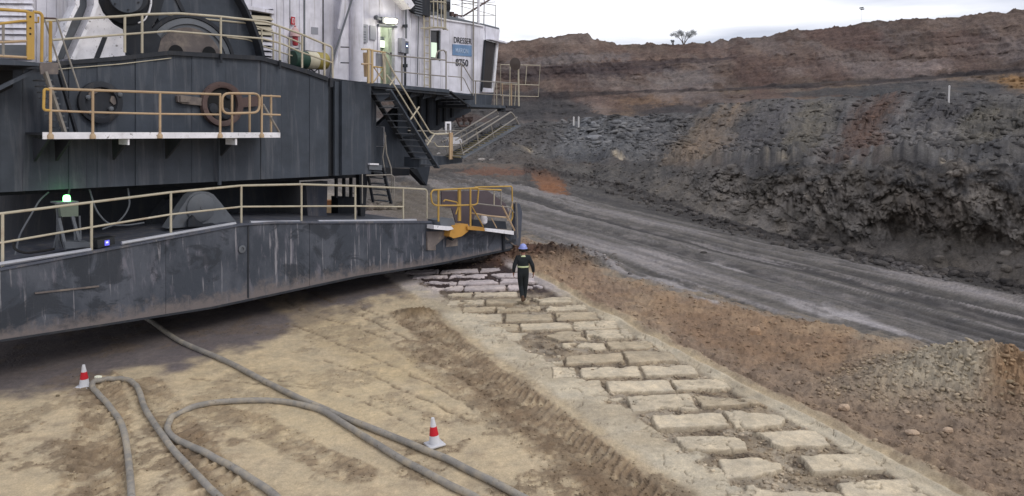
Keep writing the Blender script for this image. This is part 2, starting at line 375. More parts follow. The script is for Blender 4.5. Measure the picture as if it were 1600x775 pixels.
Z += face * tf * .5 * fn2 + bench * (.7 * fn + .3 * fn2 + .9 * fbm(A3 * 22, Y * .12, None, 4, 147)) + (scree) * (.7 * fn + .35 * fn2) * np.sin(np.clip(TT - 3, 0, 1) * np.pi) + wall * (.35 * fn + .2 * fn2) * (TT < 5.96) + (TT >= 5.96) * .8 * fn2
# ---- base colours (albedo), with some light and shade painted in
def colr(h, k=1.0): return np.array(lin(h)) * k
COL = np.zeros(X.shape + (3,))
def lay(mask, c):
    global COL
    COL = COL * (1 - mask[..., None]) + np.asarray(c) * mask[..., None]
def lay2(mask, c1, c2, t): lay(mask, np.asarray(c1) * (1 - t[..., None]) + np.asarray(c2) * t[..., None])
def ell(px, py, rx, ry, rot=0, soft=.35, n=.5):
    ca, sa = math.cos(rot), math.sin(rot); u = ((sx - px) * ca + (sy - py) * sa) / rx; v = (-(sx - px) * sa + (sy - py) * ca) / ry
    return sstep(1 + soft, 1 - soft, np.sqrt(u * u + v * v) + n * fnc)
fnc = fbm(PX * .03, PY * .06, None, 5, 151, .6)
streak = fbm(PX * .02 + PY * .03, PY * .09, None, 5, 153, .6)
COL[:] = colr('c4b08d')
lay2(sstep(-.1, .5, w1 + .4 * w2) * near, colr('cbb692'), colr('b39f80'), sstep(-.3, .5, w2))
mud_shade = sstep(.0, 1.0, np.clip((np.interp(PX, [-60, 0, 150, 300, 420, 520, 600, 680, 760], [640, 632, 610, 572, 540, 505, 478, 440, 400]) - PY + w1 * 26 + w2 * 8) / 26, 0, 1)) * near * (PX < 760)
lay(mud_shade * .92, colr('625b5f')); lay(mud_shade * sstep(.0, .5, w1) * .35, colr('7d7370'))  # shade beside the machine, painted into the mud as darker grey
lay(patchy * sstep(-.3, .25, clod + .5 * w3) * .7, colr('78654f'))
lay(near * sstep(.25, .55, w0 + .5 * w1) * (PX < 330) * (PY > 600) * .55, colr('6d5d55'))
for b in (b1, b2, b3, b4, b5): lay(b * (1 - mud_shade * .6) * sstep(-.8, .3, w2 + .5 * w3) * .75, colr('836e55'))
lay(ell(470, 620, 190, 60, 0, .6) * .6 * near * (1 - mud_shade) * (1 - patchy), colr('ceb88e')); lay(near * ell(560, 540, 130, 30, .5) * .5 * (1 - patchy), colr('bda67c'))  # cream ovals paint the work lamps' warm light into the mud
lay(crk * .7, colr('6d5b47'))
lay(b1 * .3, colr('7b6650'))
# imprint
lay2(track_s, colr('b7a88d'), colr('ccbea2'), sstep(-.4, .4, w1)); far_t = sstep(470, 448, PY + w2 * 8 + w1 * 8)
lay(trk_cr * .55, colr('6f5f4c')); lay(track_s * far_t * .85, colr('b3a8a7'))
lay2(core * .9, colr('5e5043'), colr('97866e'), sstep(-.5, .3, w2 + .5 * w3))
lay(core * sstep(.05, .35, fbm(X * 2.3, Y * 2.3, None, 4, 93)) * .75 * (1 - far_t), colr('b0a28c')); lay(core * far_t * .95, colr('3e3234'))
# verge
lay2(verge_s, colr('937a60'), colr('b09470'), sstep(-.5, .5, w1 + .5 * w2 + w0)); lay(verge_s * sstep(.1, .5, w2) * .5, colr('6b5644'))
lay(verge_s * sstep(1000, 900, PX) * .3, colr('8b5f3c')); lay(verge_s * ell(1180, 520, 200, 40, .25) * .5, colr('8f6a44'))
lay(verge_s * sstep(.1, .5, w0 + .5 * w1) * .35, colr('9a7d58'))
lay(near * np.clip(mnd2 * 2.6, 0, 1), colr('4c3a2f')); lay(near * ell(800, 405, 40, 14) * .6, colr('6d4a36'))
gm = np.clip(mnd * 2.6, 0, 1) * near; lay2(gm, colr('aa9b80'), colr('98764f'), sstep(1500, 1570, PX + w1 * 40))
lay(near * np.clip(mm * 5, 0, 1) * .9, colr('7b6546'))
# road
lay2(road_s, colr('514e4b'), colr('6a6560'), sstep(-.35, .35, rut + .3 * w2)); lay(road_s * sstep(.1, .5, rut3) * .5, colr('7f7a78')); lay(road_s * sstep(-.15, -.5, rut3) * .45, colr('454242')); lay(road_s * sstep(.12, .45, rut + .35 * rut2) * .65, colr('8d8785'))
lay(road_s * sstep(.30, .5, rut2 + .5 * rut + .2 * w3) * .55 * sstep(330, 400, PY), colr('9d9694')); lay(road_s * sstep(-.2, -.5, rut) * .5, colr('434041'))
for pts, hw in (([(830, 330), (1000, 372), (1200, 425), (1400, 485), (1600, 545)], .5), ([(905, 325), (1050, 358), (1200, 385), (1400, 430), (1600, 478)], .35), ([(870, 320), (1060, 370), (1250, 410), (1450, 465), (1650, 520)], .3), ([(830, 352), (960, 400), (1080, 430), (1200, 462)], .35)):
    d, s, sg = pol_dist(X, Y, [gw(*p) for p in pts]); lay(road_s * sstep(hw, hw * .2, d + w2 * .25) * .5 * sstep(-.5, .3, w1), colr('8d8682'))
for (px, py, rx, ry) in ((1060, 445, 45, 5), (1330, 490, 60, 6), (1130, 412, 30, 3), (1430, 420, 40, 4), (1260, 480, 45, 5), (1100, 470, 30, 4), (1370, 505, 55, 5)):
    lay(near * ell(px, py, rx, ry, .28, .5, .9) * .65, colr('a9a3a2'))
# far floor
lay2(farfloor * sstep(930, 860, PX), colr('45403c'), colr('6a5c50'), sstep(-.2, .4, w0 + .4 * w1))
lay(near * ell(860, 288, 26, 15, .5) * .85, colr('8a5a36')); lay(near * ell(770, 272, 60, 6) * .7, colr('7a5038')); lay(near * ell(650, 320, 90, 26) * .5, colr('6f6352')); lay(near * ell(470, 320, 60, 20) * .6, colr('9a8a70'))
lay(Aedge * .75, colr('3e3a38'))
# banks; factor >1: these faces see half the sky only
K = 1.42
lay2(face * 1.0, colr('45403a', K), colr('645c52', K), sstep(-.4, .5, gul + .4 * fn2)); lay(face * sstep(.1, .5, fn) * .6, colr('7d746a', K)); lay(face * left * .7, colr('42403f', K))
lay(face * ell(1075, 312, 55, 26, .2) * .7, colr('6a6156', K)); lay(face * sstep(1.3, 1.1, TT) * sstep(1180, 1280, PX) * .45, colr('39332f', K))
lay(face * ell(1460, 330, 50, 30) * .4, colr('5c4f44', K)); lay(face * ell(850, 250, 120, 12) * .4, colr('4c4039', K))
SB = ((TT > 1) & (TT <= 4)) * sstep(1.72, 2.08, TT + fnc * .45 + fn2 * .12)
lay2(SB, colr('413f3f', K), colr('56524f', K), sstep(-.4, .4, g2 + .4 * fn2)); lay(SB * sstep(.12, .45, fn2) * .35, colr('6b6865', K))
fw = fbm(UD * .02, PY * .02, None, 5, 191, .6); fw2 = fbm(UD * .09, PY * .022, None, 5, 193, .65); UDw = UD + fw * 34 + w1 * 8
def fan(u0, hw, y0, y1, c, a):
    lay(SB * sstep(hw * 1.5, hw * .3, np.abs(UDw - u0) * (1 - .25 * sstep(y0, y1, PY))) * sstep(y0 - 12, y0 + 10, PY + fw2 * 18) * sstep(y1 + 16, y1 - 12, PY + fw2 * 22) * (.55 + .45 * sstep(-.4, .3, fw2)) * a, colr(c, K))
lay(SB * sstep(0, .5, fw2) * .35, colr('6a6766', K)); lay(SB * sstep(0, -.5, fw2) * .45, colr('35322f', K))
for q in ((1125, 30, 165, 262, '74604a', .85), (1090, 12, 190, 262, '665642', .6), (1200, 26, 160, 240, '4a474a', .6), (1262, 24, 160, 240, '625a4a', .75), (1318, 14, 165, 235, '5a5654', .6), (1360, 34, 150, 246, '5e4334', .85), (1335, 12, 190, 250, '4f3a30', .7),
          (1412, 18, 170, 240, '66615f', .6), (1460, 34, 160, 210, '4c484b', .6), (1535, 30, 165, 235, '57503f', .7), (1610, 40, 160, 215, '5a5346', .6), (950, 60, 186, 245, '66686b', .6), (1020, 36, 182, 240, '5c5b5c', .5), (845, 40, 200, 235, '3f3a39', .6)): fan(*q)
gm2 = ell(1450, 218, 62, 20, -.15, .4, .5) * SB; lay(gm2 * .7, colr('68635f', K)); lay(ell(1480, 232, 42, 9) * SB * .7, colr('3a3736', K))
lay2(seam * 1.0, colr('4c3d34', K), colr('62503f', K), sstep(-.3, .3, strat)); lay(seam * sstep(870, 800, PX) * .9, colr('42403f', K))
lay2(wall * 1.0, colr('4a3b32', K), colr('645247', K), sstep(-.4, .4, fbm(PX * .012 + PY * .01, PY * .05, None, 6, 161, .62)))
BK = (wall | seam)
for e, c, a in (((860, 165, 95, 22, 0), '413f40', .85), ((960, 112, 130, 8, -.05), '42393a', .75), ((880, 118, 90, 10, .03), '473d3c', .6), ((1010, 105, 90, 5, -.1), '3c3234', .6), ((1010, 140, 80, 14, .1), '6f625b', .55), ((1060, 122, 50, 12, 0), '6d6662', .5),
                ((1010, 160, 60, 12, 0), '6c5138', .75), ((940, 178, 14, 20, 0), '786458', .6), ((930, 155, 30, 8, 0), '705a4e', .6), ((1050, 172, 50, 10, .05), '3d3838', .75), ((930, 187, 30, 7, 0), '3a3839', .7), ((1190, 115, 60, 22, .1), '5a463a', .5), ((1310, 108, 110, 8, -.05), '77675f', .55), ((1450, 105, 60, 9, -.1), '85746d', .5), ((1400, 112, 70, 9, 0), '6c5a52', .5),
                ((1430, 140, 120, 16, -.05), '3f3e40', .85), ((1540, 142, 40, 10, .2), '38383c', .8), ((1585, 128, 26, 12, 0), '7d5c30', .85), ((1270, 140, 60, 9, 0), '5f5247', .6), ((1210, 155, 60, 8, 0), '6b564a', .5), ((1380, 75, 30, 14, 0), '59433a', .6), ((1550, 75, 60, 18, .2), '6a5c56', .6), ((1500, 60, 50, 12, 0), '5e463c', .5),
                ((1320, 60, 60, 16, .1), '5a4038', .5), ((1250, 90, 70, 14, 0), '624c40', .5), ((860, 80, 90, 14, 0), '6b584d', .5), ((820, 105, 60, 10, 0), '58504e', .5), ((880, 62, 50, 8, 0), '6e6058', .6), ((1000, 90, 70, 10, 0), '6a5448', .5), ((1100, 80, 70, 10, .05), '644c42', .5), ((1220, 60, 20, 9, 0), '4b3a33', .5), ((1385, 108, 16, 9, 0), '4c3a33', .7)):
    lay(BK * ell(*e, n=.9) * a, colr(c, K))
def lband(pts, c, a, jag=2.0):
    xs = [p[0] for p in pts]; yc = np.interp(PX, xs, [p[1] for p in pts]); hw = np.interp(PX, xs, [p[2] for p in pts]); ins = sstep(xs[0] - 12, xs[0] + 12, PX + fnc * 20) * sstep(xs[-1] + 12, xs[-1] - 12, PX + fnc * 20)
    lay(BK * ins * sstep(1.25, .75, np.abs(PY - yc + fnc * jag + w1 * .4) / hw) * (.7 + .3 * sstep(-.3, .2, bn2)) * a, colr(c, K))
bn2 = fbm(PX * .03, PY * .2, None, 4, 173, .6)
pat = fbm(UE * .012, PY * .02, None, 6, 195, .62); lay(BK * sstep(.08, .35, pat) * .5, colr('503c34', K)); lay(BK * sstep(-.08, -.35, pat) * .45, colr('6b5f5a', K))
lband([(780, 118, 7), (862, 110, 8), (960, 104, 7), (1060, 97, 4), (1150, 91, 2)], '3b3030', .85, 3); lband([(780, 150, 4), (880, 150, 6), (930, 148, 3), (1030, 143, 2), (1150, 139, 2), (1290, 134, 2), (1410, 125, 2.5), (1500, 117, 3), (1600, 106, 4)], '322b2b', .9)
lband([(780, 172, 18), (860, 170, 17), (930, 185, 7), (960, 188, 4)], '3a3839', .9, 4); lband([(975, 183, 2), (1010, 178, 6), (1060, 171, 8), (1100, 172, 3)], '393536', .85, 3); lband([(1230, 148, 3), (1280, 146, 6), (1340, 143, 7), (1440, 140, 14), (1560, 140, 10), (1600, 143, 4)], '3b3c3d', .8, 5)
for (x_, y_, rx_, ry_, ro_) in ((1170, 105, 40, 20, .9), (1195, 120, 30, 14, -.9), (1290, 112, 45, 16, .3)): lay(BK * ell(x_, y_, rx_, ry_, ro_) * .6, colr('523d35', K))
lay(BK * ell(900, 92, 90, 8, -.05) * .5, colr('66605f', K)); lay(BK * ell(1590, 128, 30, 9) * .8, colr('84602f', K))
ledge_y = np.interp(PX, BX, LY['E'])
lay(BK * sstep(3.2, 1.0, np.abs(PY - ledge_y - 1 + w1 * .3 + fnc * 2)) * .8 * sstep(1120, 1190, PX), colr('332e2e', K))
bandn = fbm(PX * .006, PY * .32, None, 4, 171, .6); COL *= (1 + BK * .15 * bandn)[..., None]
gr = fbm(PX * .35, PY * .5, None, 3, 181, .7); COL *= (1 + .16 * gr * (TT > 1))[..., None]
gr2 = fbm(X * 14, Y * 14, None, 3, 183, .7); COL *= (1 + .10 * gr2 * near)[..., None]
lum = COL.mean(-1, keepdims=True); sat = np.where(TT > 4, .70, np.where(TT > 1, .68, 1 - .14 * (TT <= 1) - .14 * np.clip(verge_s + mnd * 3 + mnd2 * 3 + farfloor, 0, 1)))[..., None]
COL = lum + (COL - lum) * sat
COL = np.clip(COL, .004, .9)
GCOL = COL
# ---- make the sheets: one grid, cut along its own vertices
matG = terrain_mat('mud_and_soil', .55, 1.0, con=.55); matRoad = terrain_mat('haul_road_surface', .5, .9); matF = terrain_mat('bank_rock', 2.2, .35); matW = terrain_mat('highwall_rock', 5.0, .12)
V3 = np.stack([X, Y, Z], -1); vid = np.arange(NR * NC).reshape(NR, NC)
def sheet(name, cellmask, mat, label):
    q = np.stack([vid[:-1, :-1], vid[:-1, 1:], vid[1:, 1:], vid[1:, :-1]], -1)[cellmask]
    used = np.unique(q); mp_ = np.zeros(NR * NC, dtype=np.int32); mp_[used] = np.arange(len(used))
    q = mp_[q].astype(np.int32); vs = V3.reshape(-1, 3)[used]; cl = GCOL.reshape(-1, 3)[used]
    me = bpy.data.meshes.new(name); me.vertices.add(len(vs)); me.vertices.foreach_set('co', vs.astype(np.float32).ravel())
    me.loops.add(q.size); me.loops.foreach_set('vertex_index', q.ravel()); me.polygons.add(len(q))
    me.polygons.foreach_set('loop_start', np.arange(0, q.size, 4, dtype=np.int32)); me.polygons.foreach_set('loop_total', np.full(len(q), 4, dtype=np.int32))
    me.polygons.foreach_set('use_smooth', np.ones(len(q), dtype=bool))
    me.update(calc_edges=True)
    ca = me.color_attributes.new('col', 'FLOAT_COLOR', 'POINT'); ca.data.foreach_set('color', np.concatenate([cl, np.ones((len(cl), 1))], 1).astype(np.float32).ravel())
    me.materials.append(mat); o = bpy.data.objects.new(name, me); link(o); tag(o, label, kind='structure'); return o
cell = lambda m: (m[:-1, :-1])
cN = TT[1:, :-1] <= 1.0; cR = cell(ROAD) & cN; cT = cell(TRACK) & cN & ~cR; cV = cell(verge_s > .5) & cN & ~cR & ~cT
tt = TT[1:, :-1]
sheet('ground', cN & ~cR & ~cT & ~cV, matG, 'flat yellow mud floor with painted grey shade and tyre marks')
sheet('haul_road', cR, matRoad, 'dark grey haul road with pale wheel streaks')
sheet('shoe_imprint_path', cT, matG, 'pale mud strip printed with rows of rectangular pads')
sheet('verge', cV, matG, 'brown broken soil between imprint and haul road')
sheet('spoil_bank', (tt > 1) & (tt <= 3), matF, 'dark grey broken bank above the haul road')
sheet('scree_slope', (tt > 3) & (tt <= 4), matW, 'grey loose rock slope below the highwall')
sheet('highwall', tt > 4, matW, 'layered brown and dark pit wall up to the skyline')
# land beyond the crest and behind the camera
m = MB(); rows = []
for j in range(0, NC, 8):
    p = Vector(V3[-1, j]); d = Vector((p.x, p.y, 0)).normalized(); rows.append((p, p + d * 60 - ZZ * 1.0, p + d * 1800 - ZZ * 3))
n = len(rows); vs = [r[i] for i in range(3) for r in rows]; fs = [(i * n + k, i * n + k + 1, (i + 1) * n + k + 1, (i + 1) * n + k) for i in range(2) for k in range(n - 1)]
m.add(vs, fs); tag(m.build('plateau', paint('plateau_soil', '6b5f4e', '5a4c3c', .5, .95, streak=False), smooth=True), 'flat land beyond the top of the pit wall', kind='structure')
p0 = V3[0]; m = MB(); m.add([(-900, -900, -.12), (900, -900, -.12), (900, 2.4, -.12), (-900, 2.4, -.12)], [(0, 1, 2, 3)])
m.build('pit_floor', paint('pit_floor_soil', '8a775c', '6b5847', .5, .95, streak=False)); tag(bpy.data.objects['pit_floor'], 'bare soil of the pit floor', kind='structure')
def ground_z(x, y):
    d2 = (X[:450:2, ::2] - x) ** 2 + (Y[:450:2, ::2] - y) ** 2; i = np.unravel_index(np.argmin(d2), d2.shape); return float(Z[i[0] * 2, i[1] * 2])
print('terrain verts', NR * NC)
# ================================================================ MACHINE MATERIALS
STEEL = paint('dark_blue_steel', '40464f', '64666c', .5, .62, scratch=None, bump=.2)
STEEL2 = paint('dark_blue_steel_dusty', '50545f', '77716f', .6, .75, scratch='85827f', bump=.3, scale=.8)
STEELD = paint('black_steel', '2f3238', '4a4745', .4, .75)
WHITE = paint('white_painted_sheet', 'd4d3dc', '928b86', .42, .55, bump=.1)
WHITE2 = paint('white_paint_worn', 'e6e5ea', '6e6762', .35, .6, spot='5a5450', streak=False)
CREAM = paint('cream_rail_paint', 'b8b09c', '8a7560', .5, .6, streak=False)
YEL2 = paint('faded_yellow_paint', 'b8a27c', '96785a', .5, .6, streak=False)
MESHP = paint('brown_mesh_panel', '5c5256', '4a4244', .5, .85, streak=False)
YEL = paint('yellow_rail_paint', 'bb9850', '8f7044', .45, .6, streak=False)
PEACH = paint('weathered_yellow_rail', 'b49c7e', '8f7058', .5, .65, streak=False)
GREYR = paint('grey_rail_paint', '8e8982', '6b5f54', .5, .65, streak=False)
RUST = paint('rusty_steel', '5f4f4c', '463a38', .5, .8, spot='3a2c28', streak=False)
GREYM = paint('grey_casting', '666a70', '4c4a48', .4, .7, streak=False)
PIPE = paint('galvanised_pipe', 'a9abb2', '7c7974', .4, .5, streak=False, metal=.2)
DUSTY = paint('dust_covered_steel', '6a6361', '8f8478', .6, .85, streak=False)
TREADM = paint('dusty_tread', '8d8469', '6c6250', .5, .8, streak=False)
BLACK = plain('black_rubber', '1c1b1c', .8); DARK = plain('dark_interior', '17181a', .9)
ORANGE = paint('orange_yellow_bracket', 'b98b45', '8a6530', .4, .6, streak=False)
GLASS = plain('dark_window_glass', '3b3a3c', .12); SIGNG = plain('grey_sign_plate', '8e9098', .5)
# the shoe's side: worn paint above, dust caked towards its lower edge and in splashes
def shoe_mat():
    m, Nn, Ll, b = new_mat('scuffed_shoe_steel'); pos = Nn.new('ShaderNodeNewGeometry').outputs['Position']
    n1 = nodes_noise(Nn, Ll, pos, 1.1, 8, .65, (1, 1, .6)); c = nodes_mix(Nn, Ll, nodes_ramp(Nn, Ll, n1, [(.42, 0), (.6, 1)]), lin('3e434c'), lin('535760'))
    st = nodes_noise(Nn, Ll, pos, 1.0, 9, .68, (3.4, 3.4, .7), .5); c = nodes_mix(Nn, Ll, nodes_ramp(Nn, Ll, st, [(.55, 0), (.66, .7)]), c, lin('75737c'))
    sk = nodes_noise(Nn, Ll, pos, 1.0, 7, .6, (9, 9, .5), .1); c = nodes_mix(Nn, Ll, nodes_ramp(Nn, Ll, sk, [(.60, 0), (.66, .75)]), c, lin('98959a'))
    dk = nodes_noise(Nn, Ll, pos, .55, 8, .7, (1, 1, 1.2), .8); c = nodes_mix(Nn, Ll, nodes_ramp(Nn, Ll, dk, [(.51, 0), (.56, .8)]), c, lin('30343b'))
    at = Nn.new('ShaderNodeAttribute'); at.attribute_name = 'edge'; sp_ = Nn.new('ShaderNodeMath'); sp_.operation = 'ADD'
    nn = nodes_noise(Nn, Ll, pos, 3.5, 8, .75); ms = Nn.new('ShaderNodeMath'); ms.operation = 'MULTIPLY_ADD'; Ll.new(nn, ms.inputs[0]); ms.inputs[1].default_value = 1.6; ms.inputs[2].default_value = -.8
    Ll.new(at.outputs['Fac'], sp_.inputs[0]); Ll.new(ms.outputs[0], sp_.inputs[1])
    c = nodes_mix(Nn, Ll, nodes_ramp(Nn, Ll, sp_.outputs[0], [(.40, 0), (.85, .9)]), c, lin('736b69'))
    Ll.new(c, b.inputs['Base Color']); b.inputs['Roughness'].default_value = .65; b.inputs['Specular IOR Level'].default_value = .3
    bp = Nn.new('ShaderNodeBump'); bp.inputs['Strength'].default_value = .35; bp.inputs['Distance'].default_value = .03; Ll.new(nodes_noise(Nn, Ll, pos, 7, 8, .72), bp.inputs['Height']); Ll.new(bp.outputs['Normal'], b.inputs['Normal'])
    return m
SHOE = shoe_mat()
def poly(pts, w): return [P(x, y, w) for x, y in pts]
def plate(name, pts, w, t, mat, par, **k):                 # plate seen side-on: outline on plane w, thickness t inwards
    return MB().prism(poly(pts, w), NN * -t).build(name, mat, par, **k)
def rod(name, pts, w, r, mat, par, fillet=0, close=False, seg=8, **k):
    ws = w if hasattr(w, '__len__') else [w] * len(pts)
    return MB().tube([P(x, y, q) for (x, y), q in zip(pts, ws)], r, seg, close, fillet).build(name, mat, par, smooth=True, **k)
def I(x, xs, ys): return float(np.interp(x, xs, ys))
def rail_set(par, top, mid, posts, w, mat, r=.028, foot=None, name='handrail', pmat=None, plates=True):
    """a handrail: its top rail is the part; mid rails and posts are sub-parts. posts: (x, ytop, ybottom)"""
    h = rod(name, top, w, r, mat, par, fillet=.12)
    for m_ in mid: rod('mid_rail', m_, w, r * .82, mat, h, fillet=.1)
    for x, a, b in posts:
        pw = w if not hasattr(w, '__len__') else w[0]
        p = MB().tube([P(x, a, pw), P(x, b, pw)], r, 8)
        if plates: p.lathe(P(x, b, pw) + NN * .0 - ZZ * .02, [(r * 2.1, -.05), (r * 2.1, .03), (r * 1.2, .07)], seg=10)
        p.build('post', pmat or mat, h, smooth=True)
    return h
# ================================================================ WALKING SHOE
org = P(377, 420, -1.8); org.z = 1.0
shoe = thing('walking_shoe', org, 'long dark steel walking shoe lifted off the mud below the machine house', 'walking shoe')
TX = [-120, 0, 377, 430, 675, 705, 790, 806]; TYs = [458, 421, 350.5, 347, 346.5, 355, 365, 367]
BXs = [-120, 0, 150, 330, 560, 690, 806]; BYs = [553, 533, 510, 481.5, 432.5, 412, 388]
seams = [-120, 40, 141, 258, 388, 483, 575, 675, 714, 806]
for i, (a, b) in enumerate(zip(seams[:-1], seams[1:])):
    xs = sorted(set([a, b] + [q for q in TX + BXs if a < q < b])); off = -.004 * (i % 2)
    mb = MB(); vs = []; 
    nz_ = 10
    xs2 = []
    for q, r_ in zip(xs[:-1], xs[1:]):
        k = max(1, int((r_ - q) / 25)); xs2 += [q + (r_ - q) * t / k for t in range(k)]
    xs2.append(xs[-1]); g = .45 if b == 388 or a == 388 else .08
    for j, x in enumerate(xs2):
        xx = x + (g if j == 0 else -g if j == len(xs2) - 1 else 0)
        yt, yb = I(xx, TX, TYs), I(xx, BXs, BYs)
        for k in range(nz_ + 1): vs.append(P(xx, yt + (yb - yt) * k / nz_, off))
    m_ = nz_ + 1
    mb.add(vs, [(j * m_ + k, j * m_ + k + 1, (j + 1) * m_ + k + 1, (j + 1) * m_ + k) for j in range(len(xs2) - 1) for k in range(nz_)])
    o = mb.build('side_plate', SHOE, shoe); me = o.data
    ed = me.attributes.new('edge', 'FLOAT', 'POINT')
    ed.data.foreach_set('value', [[0, 0, 0, 0, .02, .08, .16, .28, .45, .72, 1.0][k] for _ in xs2 for k in range(m_)])
    md = o.modifiers.new('thickness', 'SOLIDIFY'); md.thickness = .06; md.offset = 0
bodyp = [(x, y + 1.2) for x, y in zip(TX, TYs)] + [(x, y - 1.2) for x, y in list(zip(BXs, BYs))[::-1]]
plate('hull', bodyp, -.08, 3.7, STEEL2, shoe)
fl = [(x, y - 1.0) for x, y in zip(TX, TYs)][:5] + [(x, y + 2.2) for x, y in zip(TX, TYs)][:5][::-1]
plate('deck_flange', fl, .07, .16, STEEL2, shoe)
fb = [(x, y - 1.6) for x, y in zip(BXs, BYs)] + [(x, y + 1.4) for x, y in zip(BXs, BYs)][::-1]
plate('base_flange', fb, .06, .14, STEELD, shoe)
# rough drip edge, welds and a lifting eye
for x in (388,): plate('weld_seam', [(x - 1.1, I(x, TX, TYs) + 4), (x + 1.1, I(x, TX, TYs) + 4), (x + 1.1, I(x, BXs, BYs) - 4), (x - 1.1, I(x, BXs, BYs) - 4)], .045, .05, STEELD, shoe)
MB().lathe(P(378, 389, .04), [(.10, 0), (.11, .02), (.05, .03), (.045, -.02), (0, -.02)], NN, 14).build('lifting_eye', GREYM, shoe, smooth=True)
plate('rub_strip', [(55, 457), (155, 446), (155, 448.5), (55, 459.5)], .06, .04, DUSTY, shoe)
# safety pipes along the deck edge
for a in ([(-60, 427), (0, 412.5), (142, 390)], [(190, 380), (300, 360.5), (368, 349)], [(391, 347.5), (468, 346.5)], [(497, 346), (650, 344)]):
    rod('edge_pipe', a, .0, .045, PIPE, shoe)
rail_set(shoe, [(-60, 342), (4, 333.5), (143, 316), (267, 300.5), (377, 290), (470, 288), (555, 290.5), (630, 294), (667, 296), (667, 341)],
         [[(-60, 388), (4, 379), (143, 355), (267, 335), (377, 323)], [(377, 323), (470, 322.3), (555, 322), (630, 323)]],
         [(4, 334, 418), (143, 316, 391), (267, 300, 367), (377, 290, 351), (471, 288, 348), (555, 290, 346), (630, 294, 346)], -.12, CREAM, .032, plates=False)
# lug with its big pin
lug = plate('lug', [(262, 357), (283, 325), (296, 306), (304, 300.5), (314, 299), (326, 300), (334, 304), (346, 318), (356, 331), (372, 350)], -1.0, .35, GREYM, shoe)
MB().lathe(P(313.5, 324.5, -.98), [(.40, -.05), (.40, .03), (.36, .06), (.05, .07), (.04, .09), (.0, .09)], NN, 32).build('pin_cap', GREYM, lug, smooth=True)
MB().prism(poly([(291, 354), (292, 343), (299, 336), (305, 343), (316, 350), (330, 348), (336, 352)], -.9), NN * .1).build('gusset', STEELD, lug)
plate('lug', [(225, 367), (245, 335), (262, 312), (280, 306), (300, 318), (330, 352)], -2.6, .35, STEELD, shoe)
# right-hand end: yellow access steps, brackets and folding platform
eg = plate('gusset_plate', [(668, 362), (706, 361), (672, 391), (668, 391)], .10, .08, DUSTY, shoe)
plate('patch_plate', [(667, 362), (681, 362), (681, 391), (667, 391)], .05, .03, DUSTY, shoe)
plate('patch_plate', [(698, 374), (715, 372), (715, 384), (697, 386)], .04, .03, DUSTY, shoe)
bx = MB().prism(poly([(687, 344.5), (708, 341.5), (711, 349), (710, 356), (690, 357)], .35), NN * -.6).build('grey_step_box', GREYM, shoe)
plate('box_lip', [(678, 352), (706, 354), (709, 358), (700, 360), (678, 358)], .42, .35, WHITE2, shoe)
plate('yellow_bracket', [(706, 352), (731, 350), (732, 361), (722, 369), (709, 372.5), (702, 369)], .38, .4, ORANGE, shoe)
plate('bracket_foot', [(704, 371), (712, 371), (708, 376)], .34, .2, STEELD, shoe)
plate('yellow_toe_plate', [(730, 354), (755, 355), (759, 358), (757, 361), (731, 359)], .45, .5, ORANGE, shoe)
sd_ = MB().prism([P(757, 356, .45), P(803, 361, .45), P(803, 361, -.55), P(757, 356, -.55)], ZZ * -.07).build('step_deck', WHITE2, shoe)
plate('deck_edge', [(758, 356.5), (803, 361), (803, 367), (758, 361)], .46, .05, WHITE2, sd_)
plate('end_strut', [(786, 366), (789, 366), (790, 391), (787, 391)], .12, .12, STEELD, shoe)
plate('end_strut', [(805, 318), (812, 318), (816, 332), (813, 388), (806, 388)], -.5, .2, STEEL2, shoe)
plate('end_strut', [(788, 377), (806, 374), (806, 377), (788, 380)], .1, .1, STEELD, shoe)
plate('end_strut', [(788, 368), (806, 384), (806, 387), (788, 371)], .05, .1, DUSTY, shoe)
hr = rod('yellow_gate', [(673, 303), (676, 297), (748, 293.5), (746, 318), (742, 320), (712, 321), (680, 321), (675, 317)], .38, .03, YEL, shoe, fillet=.14, close=True)
for x, a, b, w_ in ((685, 296, 346, .38), (735, 294, 354, .42), (717, 294, 345, .3), (719, 294, 345, .2)): rod('post', [(x, a), (x, b)], w_, .035 if x != 717 else .05, YEL, hr)
rod('grab_bar', [(693, 315), (695, 312), (714, 316), (716, 322), (712, 335)], .3, .025, YEL, hr, fillet=.06)
r2 = rod('yellow_handrail', [(742, 292.5), (800, 291), (801, 340), (798, 346)], -.1, .03, YEL, shoe, fillet=.1)
rod('top_rail', [(736, 295), (783, 297)], .35, .03, YEL, r2)
for x, a, b in ((772, 299, 320), (783, 297, 320)): rod('post', [(x, a), (x, b)], .2, .025, CREAM if x == 772 else GREYR, r2)
rod('mid_rail', [(744, 318), (797, 324), (803, 332)], .3, .025, GREYR, r2, fillet=.08)
rod('mid_rail', [(737, 333), (762, 337), (792, 340)], .36, .03, PEACH, r2)
rod('brace', [(737, 322), (755, 354)], .42, .022, YEL, r2); rod('brace', [(785, 322), (804, 360)], .42, .034, PEACH, r2); rod('brace', [(768, 341), (776, 356)], .42, .02, PEACH, r2)
rod('brace', [(801, 316), (793, 345)], .1, .03, PEACH, r2)
rod('ladder_rail', [(800, 316), (806, 315), (807, 322), (809, 372)], .0, .025, GREYR, r2, fillet=.08)
plate('splash_panel', [(690, 299), (762, 298), (790, 318), (797, 338), (742, 336), (738, 352), (712, 348), (706, 326), (690, 322)], -1.4, .04, MESHP, shoe)
plate('step_support', [(738, 343), (790, 346), (792, 358), (738, 356)], -.6, .1, STEELD, shoe)
# small clutter of the deck
MB().lathe(P(756, 350, .1), [(.06, 0), (.13, .05), (.15, .2), (.1, .33), (.03, .36)], ZZ, 10).build('rag_bundle', WHITE2, shoe, smooth=True)
